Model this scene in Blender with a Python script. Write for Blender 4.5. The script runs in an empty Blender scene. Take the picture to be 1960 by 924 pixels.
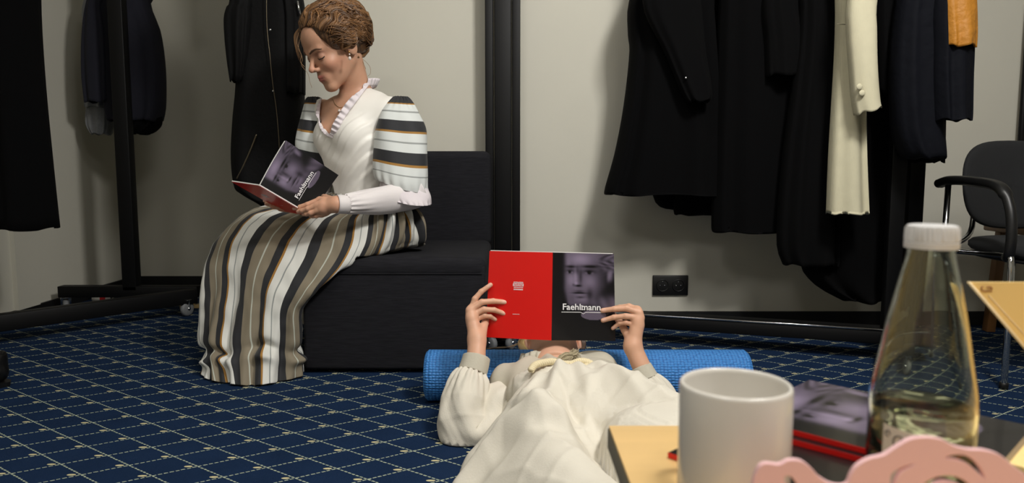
import bpy, bmesh, math
import numpy as np
from mathutils import Vector, Matrix

# ------------------------------------------------------------------ camera
S = bpy.context.scene
FPX = 1400.0; CAM_H = 0.65; PITCH = 0.1022
CP, SP = math.cos(PITCH), math.sin(PITCH)
cam_d = bpy.data.cameras.new('camera'); cam = bpy.data.objects.new('camera', cam_d)
S.collection.objects.link(cam); S.camera = cam
cam.location = (0, 0, CAM_H); cam.rotation_euler = (math.pi/2 - PITCH, 0, 0)
cam_d.sensor_width = 36; cam_d.lens = FPX/1960*36
cam_d.dof.use_dof = True; cam_d.dof.focus_distance = 2.15; cam_d.dof.aperture_fstop = 6.5
cam_d.clip_start = .02
S.view_settings.view_transform = 'Standard'; S.view_settings.look = 'None'
S.view_settings.gamma = 1; S.view_settings.exposure = 0.04; S.view_settings.use_curve_mapping = False

def P(px, py, Y=None, z=None, X=None):
    """point in the room seen at a spot of the photograph, at a known depth Y, height z or X"""
    v = (462-py)/FPX
    d = ((px-980)/FPX, CP+v*SP, -SP+v*CP)
    if Y is not None: t = Y/d[1]
    elif z is not None: t = (z-CAM_H)/d[2]
    else: t = X/d[0]
    return np.array([d[0]*t, d[1]*t, CAM_H+d[2]*t])
def PP(l): return [P(a, b, c) for a, b, c in l]

# ------------------------------------------------------------------ world and lamps
w = bpy.data.worlds.new('world'); S.world = w; w.use_nodes = True
w.node_tree.nodes['Background'].inputs[0].default_value = (.9, .93, 1, 1)
w.node_tree.nodes['Background'].inputs[1].default_value = 0.02
def area(name, loc, size, power, rot=(0, 0, 0), col=(1, .975, .93), spread=180):
    l = bpy.data.lights.new(name, 'AREA'); l.shape = 'RECTANGLE'; l.size, l.size_y = size
    l.energy = power; l.color = col; l.spread = math.radians(spread)
    o = bpy.data.objects.new(name, l); S.collection.objects.link(o); o.location = loc; o.rotation_euler = rot
    return o
FILL_LAMPS = ((-.25, 1.25, .5, 7, 'middle'), (-.9, -.7, .6, 15, 'left'), (.75, -.45, .6, 16, 'front'))  # unseen fill lamps, added to brighten the foreground, faces and hair
for lx, ly, ls, lp, _ in FILL_LAMPS: area('ceiling_fill_lamp', (lx, ly, 2.44), (ls, ls), lp)
SPOT = Vector((.95, .75, 2.25)); SPOT_DIR = (Vector((-.15, 2.95, .55))-SPOT).normalized()     # a tilted studio lamp under the ceiling
area('track_lamp', SPOT+SPOT_DIR*.012, (.34, .34), 40, rot=SPOT_DIR.to_track_quat('-Z', 'Y').to_euler())

# ------------------------------------------------------------------ helpers
def lin(c):
    return tuple(((x/255)/12.92 if x/255 <= .04045 else ((x/255+.055)/1.055)**2.4) for x in c)
MATS = {}
def mat(name, rgb, rough=.8, metal=0, bump=0, bscale=200, var=0, vscale=8, spec=.5, coat=0, weave=0, sheen=0, sss=0, attr=False, bdist=.001, stretch=(1, 1, 1), **kw):
    m = bpy.data.materials.new(name); m.use_nodes = True; nt = m.node_tree; N = nt.nodes; L = nt.links
    b = N['Principled BSDF']; b.inputs['Roughness'].default_value = rough; b.inputs['Metallic'].default_value = metal
    b.inputs['Specular IOR Level'].default_value = spec; b.inputs['Coat Weight'].default_value = coat
    b.inputs['Sheen Weight'].default_value = sheen
    if sss:
        b.inputs['Subsurface Weight'].default_value = sss; b.inputs['Subsurface Scale'].default_value = .006
        b.inputs['Subsurface Radius'].default_value = (1, .35, .2)
    for k, v in kw.items(): b.inputs[k.replace('_', ' ')].default_value = v
    c = (*lin(rgb), 1)
    tc = N.new('ShaderNodeTexCoord'); mp = N.new('ShaderNodeMapping'); mp.inputs['Scale'].default_value = stretch
    L.new(tc.outputs['Object'], mp.inputs[0]); co = mp.outputs[0]
    src = None
    if attr:
        a = N.new('ShaderNodeAttribute'); a.attribute_name = 'Col'; src = a.outputs['Color']
    if var:
        n = N.new('ShaderNodeTexNoise'); n.inputs['Scale'].default_value = vscale; n.inputs['Detail'].default_value = 4
        L.new(co, n.inputs['Vector'])
        mr = N.new('ShaderNodeMapRange'); mr.inputs[1].default_value = .3; mr.inputs[2].default_value = .7
        mr.inputs[3].default_value = 1-var; mr.inputs[4].default_value = 1+var; L.new(n.outputs['Fac'], mr.inputs[0])
        mx = N.new('ShaderNodeVectorMath'); mx.operation = 'SCALE'
        if src: L.new(src, mx.inputs[0])
        else: mx.inputs[0].default_value = c[:3]
        L.new(mr.outputs[0], mx.inputs['Scale']); src = mx.outputs[0]
    if src: L.new(src, b.inputs['Base Color'])
    else: b.inputs['Base Color'].default_value = c
    if bump or weave:
        n = N.new('ShaderNodeTexNoise'); n.inputs['Scale'].default_value = bscale; n.inputs['Detail'].default_value = 3
        L.new(co, n.inputs['Vector']); h = n.outputs['Fac']
        bp = N.new('ShaderNodeBump'); bp.inputs['Strength'].default_value = bump or .3; bp.inputs['Distance'].default_value = bdist
        if weave:
            wv = N.new('ShaderNodeTexWave'); wv.inputs['Scale'].default_value = weave; wv.inputs['Distortion'].default_value = 1
            L.new(co, wv.inputs['Vector']); ad = N.new('ShaderNodeMath'); L.new(h, ad.inputs[0]); L.new(wv.outputs['Fac'], ad.inputs[1]); h = ad.outputs[0]
        L.new(h, bp.inputs['Height']); L.new(bp.outputs[0], b.inputs['Normal'])
    MATS[name] = m
    return m
def stripe_mat(name, stops, rough=.7, axis=0, repeat=True, bump=.25):
    """woven bands: a constant ramp over one uv axis"""
    m = mat(name, (255, 255, 255), rough, bump=bump, bscale=500, bdist=.0006, sheen=.1); nt = m.node_tree; N = nt.nodes; L = nt.links
    uv = N.new('ShaderNodeUVMap'); sp = N.new('ShaderNodeSeparateXYZ'); L.new(uv.outputs[0], sp.inputs[0]); o = sp.outputs[axis]
    if repeat:
        fr = N.new('ShaderNodeMath'); fr.operation = 'FRACT'; L.new(o, fr.inputs[0]); o = fr.outputs[0]
    r = N.new('ShaderNodeValToRGB'); r.color_ramp.interpolation = 'CONSTANT'; L.new(o, r.inputs[0])
    el = r.color_ramp.elements
    while len(el) > 1: el.remove(el[-1])
    el[0].position = stops[0][0]; el[0].color = (*lin(stops[0][1]), 1)
    for p, c in stops[1:]:
        e = el.new(p); e.color = (*lin(c), 1)
    L.new(r.outputs[0], N['Principled BSDF'].inputs['Base Color'])
    return m

class G:
    def __init__(s): s.v = []; s.f = []; s.n = 0; s.uv = []; s.c = []
    def add(s, v, f, uv=None, col=None):
        v = np.asarray(v, float); s.v.append(v)
        s.f += [tuple(int(i)+s.n for i in q) for q in f]
        s.uv.append(np.zeros((len(v), 2)) if uv is None else np.asarray(uv, float))
        s.c.append(np.ones((len(v), 3)) if col is None else np.broadcast_to(np.asarray(col, float), (len(v), 3)))
        s.n += len(v); return s
def tag(o, label=None, cat=None, group=None, kind=None):
    if label: o['label'] = label
    if cat: o['category'] = cat
    if group: o['group'] = group
    if kind: o['kind'] = kind
    return o
ORG = {}
def thing(name, loc, label, cat, group=None):
    o = bpy.data.objects.new(name, None); S.collection.objects.link(o); o.location = loc; o.empty_display_size = .05
    ORG[o] = np.array(loc, float); bpy.context.view_layer.update()
    return tag(o, label, cat, group)
def mk(name, g, m, parent=None, smooth=True, uv=False, col=False, label=None, cat=None, group=None, kind=None, origin=None, flip=False, ang=None):
    v = np.concatenate(g.v); uvs = np.concatenate(g.uv); cs = np.concatenate(g.c)
    if parent is not None: org = ORG[parent]
    elif origin is not None: org = np.array(origin, float)
    else: org = np.array([(v[:, 0].min()+v[:, 0].max())/2, (v[:, 1].min()+v[:, 1].max())/2, v[:, 2].min()])
    if kind == 'structure': org = np.zeros(3)
    me = bpy.data.meshes.new(name)
    F = [tuple(reversed(q)) for q in g.f] if flip else g.f
    me.from_pydata((v-org).tolist(), [], F)
    if uv:
        li = np.empty(len(me.loops), np.int32); me.loops.foreach_get('vertex_index', li)
        ul = me.uv_layers.new(name='UVMap'); ul.data.foreach_set('uv', uvs[li].astype(np.float32).ravel())
    if col:
        a = me.color_attributes.new('Col', 'FLOAT_COLOR', 'POINT')
        a.data.foreach_set('color', np.concatenate([cs, np.ones((len(cs), 1))], 1).astype(np.float32).ravel())
    me.polygons.foreach_set('use_smooth', [smooth]*len(me.polygons))
    if ang is not None:
        me.polygons.foreach_set('use_smooth', [True]*len(me.polygons)); me.set_sharp_from_angle(angle=math.radians(ang))
    me.validate(); me.update()
    o = bpy.data.objects.new(name, me); S.collection.objects.link(o)
    for x in (m if isinstance(m, list) else [m]): me.materials.append(x)
    if parent is not None: o.parent = parent
    else: o.location = org
    ORG[o] = org
    return tag(o, label, cat, group, kind)

def rotz(a):
    c, s = math.cos(a), math.sin(a); return np.array([[c, -s, 0], [s, c, 0], [0, 0, 1.]])
def box(lo, hi, bev=.004, seg=2, R=None, c=None):
    """bevelled block between two corners, optionally turned by R about c"""
    lo, hi = np.array(lo, float), np.array(hi, float)
    b = bmesh.new(); bmesh.ops.create_cube(b, size=1)
    for v in b.verts: v.co = Vector([(lo[i]+hi[i])/2 + v.co[i]*(hi[i]-lo[i]) for i in range(3)])
    if bev: bmesh.ops.bevel(b, geom=list(b.edges), offset=min(bev, .49*float(min(hi-lo))), segments=seg, profile=.5, affect='EDGES')
    b.verts.index_update()
    v = np.array([q.co[:] for q in b.verts]); f = [[x.index for x in q.verts] for q in b.faces]; b.free()
    if R is not None:
        c = (lo+hi)/2 if c is None else np.array(c, float); v = (v-c) @ R.T + c
    return v, f
def bar(a, b, w, h, bev=.003):
    """square tube from a to b, w wide and h high"""
    a, b = np.array(a, float), np.array(b, float); L = np.linalg.norm(b-a); d = (b-a)/L
    up = np.array([0, 0, 1.]) if abs(d[2]) < .9 else np.array([0, 1., 0])
    s = np.cross(d, up); s /= np.linalg.norm(s); u = np.cross(s, d)
    v, f = box((-w/2, 0, -h/2), (w/2, L, h/2), bev)
    return v @ np.array([s, d, u]) + a, f
def grid(nr, nc, closed=False):
    f = []
    for i in range(nr-1):
        for j in range(nc if closed else nc-1):
            k = (j+1) % nc; f.append((i*nc+j, i*nc+k, (i+1)*nc+k, (i+1)*nc+j))
    return f
def cr(pts, n, closed=False):
    """catmull-rom through pts, n samples"""
    p = np.asarray(pts, float); m = len(p)
    t = np.linspace(0, m if closed else m-1, n, endpoint=not closed)
    i = np.floor(t).astype(int)
    if not closed: i = np.clip(i, 0, m-2)
    f = (t-i)[:, None] if p.ndim == 2 else (t-i).reshape(-1, *([1]*(p.ndim-1)))
    g = (lambda k: p[k % m]) if closed else (lambda k: p[np.clip(k, 0, m-1)])
    a, b, c, d = g(i-1), g(i), g(i+1), g(i+2)
    return .5*((2*b)+(c-a)*f+(2*a-5*b+4*c-d)*f*f+(3*b-a-3*c+d)*f**3)
def frames(path):
    T = np.gradient(path, axis=0); T /= np.linalg.norm(T, axis=1)[:, None]+1e-12
    up = np.array([0, 0, 1.]) if abs(T[0][2]) < .9 else np.array([0, -1., 0])
    A = np.cross(T[0], up); A /= np.linalg.norm(A); As = [A]
    for t in T[1:]:
        A = A-t*np.dot(A, t); A /= np.linalg.norm(A); As.append(A)
    As = np.array(As); return T, As, np.cross(T, As)
def tube(path, r, n=10, caps=True, closed=False, fn=None, flat=1, uvs=(1, 1)):
    path = np.asarray(path, float); m = len(path); r = np.broadcast_to(np.asarray(r, float), (m,))
    T, A, B = frames(path); th = np.linspace(0, 2*math.pi, n, endpoint=False)
    if closed: pass
    R = r[:, None]*np.ones(n)
    if fn is not None: R = R*fn(np.linspace(0, 1, m)[:, None], th[None])
    v = path[:, None]+R[..., None]*(np.cos(th)[None, :, None]*A[:, None]+flat*np.sin(th)[None, :, None]*B[:, None])
    f = grid(m, n, True)
    uv = np.stack(np.meshgrid(np.linspace(0, 1, m), th/(2*math.pi), indexing='ij'), -1).reshape(-1, 2)
    v = v.reshape(-1, 3)
    if caps: f = f+[tuple(range(n))[::-1], tuple((m-1)*n+k for k in range(n))]
    return v, f, uv
def lathe(prof, c, n=48, close=False):
    prof = np.asarray(prof, float); th = np.linspace(0, 2*math.pi, n, endpoint=False)
    v = np.stack([prof[:, 0][:, None]*np.cos(th), prof[:, 0][:, None]*np.sin(th), prof[:, 1][:, None]+0*th], -1)+np.array(c)
    f = grid(len(prof), n, True)
    if prof[0, 0] > 1e-6: f.append(tuple(range(n))[::-1])
    if prof[-1, 0] > 1e-6 and not close: f.append(tuple((len(prof)-1)*n+k for k in range(n)))
    return v.reshape(-1, 3), f
def ball(c, r, n=12):
    r = np.broadcast_to(np.asarray(r, float), (3,)); a = np.linspace(-math.pi/2, math.pi/2, n)
    v, f = lathe(np.stack([np.maximum(np.cos(a), 1e-4), np.sin(a)], 1), (0, 0, 0), 2*n, True)
    return v*r+np.array(c), f
def noise3(p, s, seed=0, oct=3):
    """smooth pseudo noise from sums of sines"""
    rng = np.random.RandomState(seed); o = 0; a = 1; p = p*s
    for k in range(oct):
        for _ in range(4):
            d = rng.normal(size=3); o = o+a*np.sin(p@d+rng.uniform(0, 6.28)); 
        p = p*1.9; a *= .55
    return o/4
def vnormals(v, f):
    n = np.zeros_like(v); q = np.array([x[:4] if len(x) >= 4 else (*x, x[-1]) for x in f])
    k = np.cross(v[q[:, 2]]-v[q[:, 0]], v[q[:, 3]]-v[q[:, 1]])
    for i in range(4): np.add.at(n, q[:, i], k)
    return n/(np.linalg.norm(n, axis=1)[:, None]+1e-12)

# -------- signed distance modelling for bodies, meshed as one closed skin
def sseg(p, a, b, ra, rb=None):
    rb = ra if rb is None else rb; a = np.asarray(a, np.float32); b = np.asarray(b, np.float32); ba = b-a
    t = np.clip(((p-a)@ba)/(ba@ba+1e-12), 0, 1)
    return np.linalg.norm(p-a-t[:, None]*ba, axis=1)-(ra+(rb-ra)*t)
def sell(p, c, r, R=None):
    q = p-np.asarray(c, np.float32)
    if R is not None: q = q@np.asarray(R, np.float32)
    r = np.asarray(r, np.float32); k0 = np.linalg.norm(q/r, axis=1); k1 = np.linalg.norm(q/(r*r), axis=1)
    return k0*(k0-1)/(k1+1e-9)
def smin(a, b, k):
    h = np.clip(.5+.5*(b-a)/k, 0, 1); return b+(a-b)*h-k*h*(1-h)
def smax(a, b, k): return -smin(-a, -b, k)
def nets(fn, lo, hi, h, q=4):
    lo, hi = np.array(lo, float), np.array(hi, float)
    nc = np.ceil((hi-lo)/(h*q)).astype(int); n = nc*q+1
    ax = [lo[i]+np.arange(nc[i])*h*q+h*q/2 for i in range(3)]
    C = np.stack(np.meshgrid(*ax, indexing='ij'), -1).reshape(-1, 3).astype(np.float32)
    cv = np.concatenate([fn(c) for c in np.array_split(C, max(1, len(C)//400000))]).reshape(nc)
    near = np.abs(cv) < h*q*1.35
    for a in range(3): near = near | np.roll(near, 1, a) | np.roll(near, -1, a)
    V = np.repeat(np.repeat(np.repeat(np.where(cv < 0, -1, 1), q, 0), q, 1), q, 2).astype(np.float32)
    V = np.pad(V, ((0, 1),)*3, mode='edge')
    M = np.repeat(np.repeat(np.repeat(near, q, 0), q, 1), q, 2); M = np.pad(M, ((0, 1),)*3, mode='edge')
    I = np.argwhere(M); pts = (lo+I*h).astype(np.float32)
    V[M] = np.concatenate([fn(c) for c in np.array_split(pts, max(1, len(pts)//400000))])
    ins = V < 0; n = np.array(V.shape)
    s = sum(ins[a:n[0]-1+a, b:n[1]-1+b, c:n[2]-1+c].astype(np.int8) for a in (0, 1) for b in (0, 1) for c in (0, 1))
    act = (s > 0) & (s < 8); A = np.argwhere(act); idx = np.full(act.shape, -1, np.int32); idx[act] = np.arange(len(A))
    acc = np.zeros((len(A), 3)); cnt = np.zeros(len(A))
    for a in range(3):
        o1, o2 = [x for x in range(3) if x != a]
        for u in (0, 1):
            for w_ in (0, 1):
                p0 = A.copy(); p0[:, o1] += u; p0[:, o2] += w_; p1 = p0.copy(); p1[:, a] += 1
                v0, v1 = V[tuple(p0.T)], V[tuple(p1.T)]; cr_ = (v0 < 0) != (v1 < 0)
                t = np.where(cr_, v0/(v0-v1+1e-12*(v0 == v1)), 0); t = np.clip(t, 0, 1)
                q_ = p0.astype(float); q_[:, a] += t; acc += q_*cr_[:, None]; cnt += cr_
    v = lo+acc/np.maximum(cnt, 1)[:, None]*h
    F = []
    for a in range(3):
        o1, o2 = (a+1) % 3, (a+2) % 3
        sl0 = [slice(None)]*3; sl1 = [slice(None)]*3; sl0[a] = slice(0, -1); sl1[a] = slice(1, None)
        x = ins[tuple(sl0)] != ins[tuple(sl1)]; E_ = np.argwhere(x)
        E_ = E_[(E_[:, o1] > 0) & (E_[:, o2] > 0) & (E_[:, o1] < n[o1]-1) & (E_[:, o2] < n[o2]-1)]
        if not len(E_): continue
        sg = ins[tuple(E_.T)]
        def cell(d1, d2):
            c = E_.copy(); c[:, o1] -= d1; c[:, o2] -= d2; return idx[tuple(c.T)]
        a0, a1, a2, a3 = cell(1, 1), cell(0, 1), cell(0, 0), cell(1, 0)
        qd = np.stack([a0, a1, a2, a3], 1); qd[~sg] = qd[~sg][:, ::-1]; F.append(qd[(qd >= 0).all(1)])
    return v, np.concatenate(F).tolist()

# ------------------------------------------------------------------ materials of the room
m_wall = mat('wall_paint', (207, 204, 191), .92, bump=.15, bscale=350, bdist=.0008, var=.015, vscale=3)
m_ceil = mat('ceiling_paint', (225, 223, 216), .95)
m_black = mat('black_painted_steel', (4, 4, 5), .55, spec=.3, bump=.1, bscale=400, bdist=.0003)
m_skirt = mat('black_skirting', (13, 13, 14), .5)
m_rubber = mat('grey_rubber', (120, 122, 124), .6)
m_chrome = mat('chrome', (200, 202, 205), .12, metal=1)
m_plastic = mat('black_plastic', (17, 17, 18), .42)
m_lampglow = mat('lamp_diffuser', (240, 240, 235), .4, Emission_Color=(1, .95, .88, 1), Emission_Strength=1.5)

def carpet():
    m = mat('carpet_blue_diamond', (24, 42, 74), .95, bump=.7, bscale=420, bdist=.0025, spec=.1)
    nt = m.node_tree; N = nt.nodes; L = nt.links
    def M(op, a, b=None, c=None):
        n = N.new('ShaderNodeMath'); n.operation = op
        for i, x in enumerate((a, b, c)):
            if x is None: continue
            if isinstance(x, (int, float)): n.inputs[i].default_value = x
            else: L.new(x, n.inputs[i])
        return n.outputs[0]
    k = 0.65/0.75
    o = np.array([-1.05387606, 1.72219664])*k; a = np.array([.0875176, .0565937])*k; b = np.array([.0889195, -.0631984])*k
    inv = np.linalg.inv(np.array([a, b]).T)
    tc = N.new('ShaderNodeTexCoord'); sp = N.new('ShaderNodeSeparateXYZ'); L.new(tc.outputs['Object'], sp.inputs[0])
    nz = N.new('ShaderNodeTexNoise'); nz.inputs['Scale'].default_value = 60; L.new(tc.outputs['Object'], nz.inputs['Vector'])
    jx = M('MULTIPLY_ADD', M('SUBTRACT', nz.outputs['Fac'], .5), .006, sp.outputs[0])
    x = M('SUBTRACT', jx, float(o[0])); y = M('SUBTRACT', sp.outputs[1], float(o[1]))
    i = M('ADD', M('MULTIPLY', x, float(inv[0, 0])), M('MULTIPLY', y, float(inv[0, 1])))
    j = M('ADD', M('MULTIPLY', x, float(inv[1, 0])), M('MULTIPLY', y, float(inv[1, 1])))
    ri = M('SUBTRACT', i, M('ROUND', i)); rj = M('SUBTRACT', j, M('ROUND', j))
    la = M('LESS_THAN', M('ABSOLUTE', ri), .019); lb = M('LESS_THAN', M('ABSOLUTE', rj), .019)
    da = M('LESS_THAN', M('FRACT', M('MULTIPLY', j, 8)), .7); db = M('LESS_THAN', M('FRACT', M('MULTIPLY', i, 8)), .7)
    line = M('MAXIMUM', M('MULTIPLY', la, da), M('MULTIPLY', lb, db))
    # the little beige tick beside each crossing
    wx = M('ADD', M('MULTIPLY', ri, float(a[0])), M('MULTIPLY', rj, float(b[0])))
    wy = M('ADD', M('MULTIPLY', ri, float(a[1])), M('MULTIPLY', rj, float(b[1])))
    ex = M('DIVIDE', M('ADD', wx, .0205), .0095); ey = M('DIVIDE', wy, .0042)
    tick = M('LESS_THAN', M('ADD', M('MULTIPLY', ex, ex), M('MULTIPLY', ey, ey)), 1)
    n2 = N.new('ShaderNodeTexNoise'); n2.inputs['Scale'].default_value = 9; n2.inputs['Detail'].default_value = 5; L.new(tc.outputs['Object'], n2.inputs['Vector'])
    base = N.new('ShaderNodeMix'); base.data_type = 'RGBA'; base.inputs[6].default_value = (*lin((16, 34, 60)), 1); base.inputs[7].default_value = (*lin((25, 46, 77)), 1)
    L.new(n2.outputs['Fac'], base.inputs[0])
    m1 = N.new('ShaderNodeMix'); m1.data_type = 'RGBA'; m1.inputs[7].default_value = (*lin((172, 182, 160)), 1)
    L.new(line, m1.inputs[0]); L.new(base.outputs[2], m1.inputs[6])
    m2 = N.new('ShaderNodeMix'); m2.data_type = 'RGBA'; m2.inputs[7].default_value = (*lin((205, 195, 152)), 1)
    L.new(tick, m2.inputs[0]); L.new(m1.outputs[2], m2.inputs[6]); L.new(m2.outputs[2], N['Principled BSDF'].inputs['Base Color'])
    return m
m_carpet = carpet()

# ------------------------------------------------------------------ room shell
XL, XR, YF, YR, YB, XS, ZC = -2.085, 3.3, -2.2, 2.98, 3.99, -0.93, 2.5
def slab(name, lo, hi, m): return mk(name, G().add(*box(lo, hi, 0)), m, smooth=False, kind='structure')
slab('floor', (XL-.1, YF-.1, -.05), (XR+.1, YB+.1, 0), m_carpet)
slab('ceiling', (XL-.1, YF-.1, ZC), (XR+.1, YB+.1, ZC+.06), m_ceil)
slab('wall_left', (XL-.1, YF-.1, 0), (XL, YB+.1, ZC), m_wall)
slab('wall_recess_back', (XL, YB, 0), (XS+.1, YB+.1, ZC), m_wall)
slab('wall_recess_side', (XS, YR, 0), (XS+.1, YB, ZC), m_wall)
slab('wall_back', (XS+.1, YR, 0), (XR+.1, YR+.1, ZC), m_wall)
slab('wall_right', (XR, YF-.1, 0), (XR+.1, YR, ZC), m_wall)
slab('wall_front', (XL, YF-.1, 0), (XR, YF, ZC), m_wall)
slab('trim_1', (XL, YF, 0), (XL+.012, YB, .05), m_skirt)
slab('baseboard_recess', (XL+.012, YB-.012, 0), (XS, YB, .05), m_skirt)
slab('baseboard_back', (XS+.1, YR-.012, 0), (XR, YR, .055), m_skirt)
# shallow boxed-in pier on the left wall
slab('trim_2', (XL, 3.02, .05), (XL+.02, 3.16, ZC), m_wall)
for (x, y, _, _, nm) in FILL_LAMPS:  # made-up panel fixtures housing the added fill lamps
    t = thing('ceiling_fill_panel', (x, y, ZC), {'front': 'added square fill light panel on the ceiling above the coffee table', 'middle': 'added square fill light panel on the ceiling above the reclining person', 'left': 'added square fill light panel on the ceiling near the left wall'}[nm], 'lamp', 'added ceiling fill light panels')
    g = G()
    for a, b in (((x-.32, y-.32), (x+.32, y-.30)), ((x-.32, y+.30), (x+.32, y+.32)), ((x-.32, y-.30), (x-.30, y+.30)), ((x+.30, y-.30), (x+.32, y+.30))):
        g.add(*box((a[0], a[1], ZC-.03), (b[0], b[1], ZC), .002))
    mk('frame', g, m_black, t)
    mk('diffuser', G().add(*box((x-.30, y-.30, ZC-.025), (x+.30, y+.30, ZC-.018), 0)), m_lampglow, t)

t = thing('track_light', tuple(SPOT), 'black tilted track light hanging from the ceiling behind the camera', 'lamp')
u_ = SPOT_DIR.to_track_quat('-Z', 'Y').to_matrix(); R3 = np.array(u_)
v, f = box((-.19, -.19, .0), (.19, .19, .07), .01); mk('housing', G().add(v@R3.T+np.array(SPOT), f), m_black, t)
v, f = box((-.17, -.17, -.004), (.17, .17, .004), .002); mk('diffuser', G().add(v@R3.T+np.array(SPOT), f), m_lampglow, t)
mk('stem', G().add(*tube([tuple(SPOT+Vector((0, 0, .03))), (SPOT.x, SPOT.y, ZC)], .014, 12)[:2]), m_black, t)

# double socket on the back wall
a, b = P(1250, 527, Y=YR-.012), P(1317, 565, Y=YR-.012)
t = thing('wall_socket', (a[0], YR, b[2]), 'black double wall socket on the back wall under the hanging coats', 'socket')
mk('faceplate', G().add(*box((a[0], YR-.012, b[2]), (b[0], YR, a[2]), .003)), m_plastic, t)
for k in (.27, .72):
    x = a[0]+(b[0]-a[0])*k; z = (a[2]+b[2])/2
    so = mk('outlet', G().add(*tube([(x, YR-.0125, z), (x, YR-.018, z)], .022, 28)).__class__().add(*lathe([(.024, 0), (.024, .002), (.021, .003), (.020, -.004), (.0001, -.004)], (0, 0, 0), 28)), m_plastic, t) if 0 else None
    th = np.linspace(0, 2*math.pi, 28, endpoint=False)
    ring = [(x+.024*math.cos(q), YR-.013, z+.024*math.sin(q)) for q in th]
    v, f, _ = tube(ring+[ring[0]], .0022, 8, False)
    mk('outlet_ring', G().add(v, f), m_plastic, t)
    g = G()
    for s in (-1, 1): g.add(*ball((x+s*.0095, YR-.0125, z), (.003, .002, .003), 6))
    g.add(*ball((x, YR-.0125, z+.015), (.002, .0015, .0035), 6))
    mk('contacts', g, m_chrome, t)

# ------------------------------------------------------------------ garment racks
def caster(parent, x, y, ang=0, r=.028, top=.075, glassy=False):
    g = G(); R = rotz(ang)
    prof = [(.006, -.010), (r*.8, -.011), (r, -.007), (r*1.02, 0), (r, .007), (r*.8, .011), (.006, .010)]
    v, f = lathe([(a, b) for a, b in prof], (0, 0, 0), 24)
    v = v[:, [2, 0, 1]]; v = v@R.T+np.array([x, y, r]); g.add(v, f)
    c = mk('caster', g, m_rubber, parent)
    k = G()
    for s in (-1, 1):
        v, f = bar((s*.015, 0, r), (s*.015, -.006, top-.008), .012, .003); k.add(v@R.T+np.array([x, y, 0]), f)
    v, f = box((-.019, -.016, top-.012), (.019, .012, top-.006), .002); k.add(v@R.T+np.array([x, y, 0]), f)
    v, f, _ = tube([(x, y, top-.012), (x, y, top+.004)], .007, 12); k.add(v, f)
    mk('fork', k, m_chrome, c)
    h = G(); v, f, _ = tube([(-.0155, 0, r), (.0155, 0, r)], .006, 12); h.add(v@R.T+np.array([x, y, 0]), f); mk('axle', h, m_chrome, c)

# left rack
t = thing('garment_rack', (-1.70, 3.235, 0), 'black rolling garment rack standing in the recess at the left wall', 'clothes rack')
mk('post', G().add(*bar((-1.70, 3.235, .10), (-1.70, 3.235, 1.74), .062, .05)), m_black, t)
mk('post', G().add(*bar((-1.70, 1.75, .10), (-1.70, 1.75, 1.74), .062, .05)), m_black, t)
mk('base_bar', G().add(*bar((-2.02, 3.235, .095), (-1.40, 3.235, .095), .05, .05)), m_black, t)
mk('base_bar', G().add(*bar((-2.02, 1.75, .095), (-1.40, 1.75, .095), .05, .05)), m_black, t)
mk('base_beam', G().add(*bar((-1.40, 3.19, .083), (-2.03, 2.44, .083), .05, .062)), m_black, t)
mk('hanging_rail', G().add(*tube([(-1.70, 3.60, 1.74), (-1.70, 1.55, 1.74)], .016, 16)[:2]), m_chrome, t)
for x, y, a in ((-2.0, 3.235, .5), (-1.42, 3.15, -.35), (-2.0, 1.75, .2), (-1.42, 1.75, .9)): caster(t, x, y, a, .033 if a == -.35 else .028, .08 if a == -.35 else .075)

# right rack: rail runs from beside the lounge chair to the tall posts on the right
t = thing('garment_rack', (.62, 2.65, 0), 'long black rolling garment rack full of dark coats along the back wall', 'clothes rack')
for x0, x1 in ((-.104, -.073), (-.068, -.003), (.001, .032)):
    mk('post', G().add(*box((x0, 2.88, .10), (x1, 2.93, 1.78), .003)), m_black, t)
mk('base_bar', G().add(*bar((-.036, 2.955, .085), (-.036, 2.52, .085), .11, .035)), m_black, t)
mk('base_beam', G().add(*bar((-.02, 2.86, .082), (1.40, 2.395, .082), .10, .045)), m_black, t)
mk('base_highlight', G().add(*bar((.0, 2.80, .108), (1.38, 2.35, .108), .008, .006, .001)), m_chrome, t)  # thin bright strip put in for the highlight along the beam
mk('base_bar', G().add(*bar((1.20, 2.25, .085), (1.52, 2.88, .085), .07, .04)), m_black, t)
mk('post', G().add(*bar((1.28, 2.44, .10), (1.28, 2.44, 1.78), .05, .03)), m_black, t)
mk('post', G().add(*bar((1.44, 2.62, .10), (1.44, 2.62, 1.78), .055, .03)), m_black, t)
mk('hanging_rail', G().add(*tube([(-.05, 2.90, 1.765), (1.28, 2.44, 1.765), (1.50, 2.36, 1.765)], .016, 16)[:2]), m_chrome, t)
mk('top_bar', G().add(*bar((1.28, 2.44, 1.74), (1.44, 2.62, 1.74), .03, .03)), m_black, t)
for x, y, a in ((-.075, 2.55, .8), (-.005, 2.56, -.5), (-.036, 2.93, 0), (1.22, 2.28, .3), (1.50, 2.84, 1.0)): caster(t, x, y, a, .026, .068)

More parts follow.
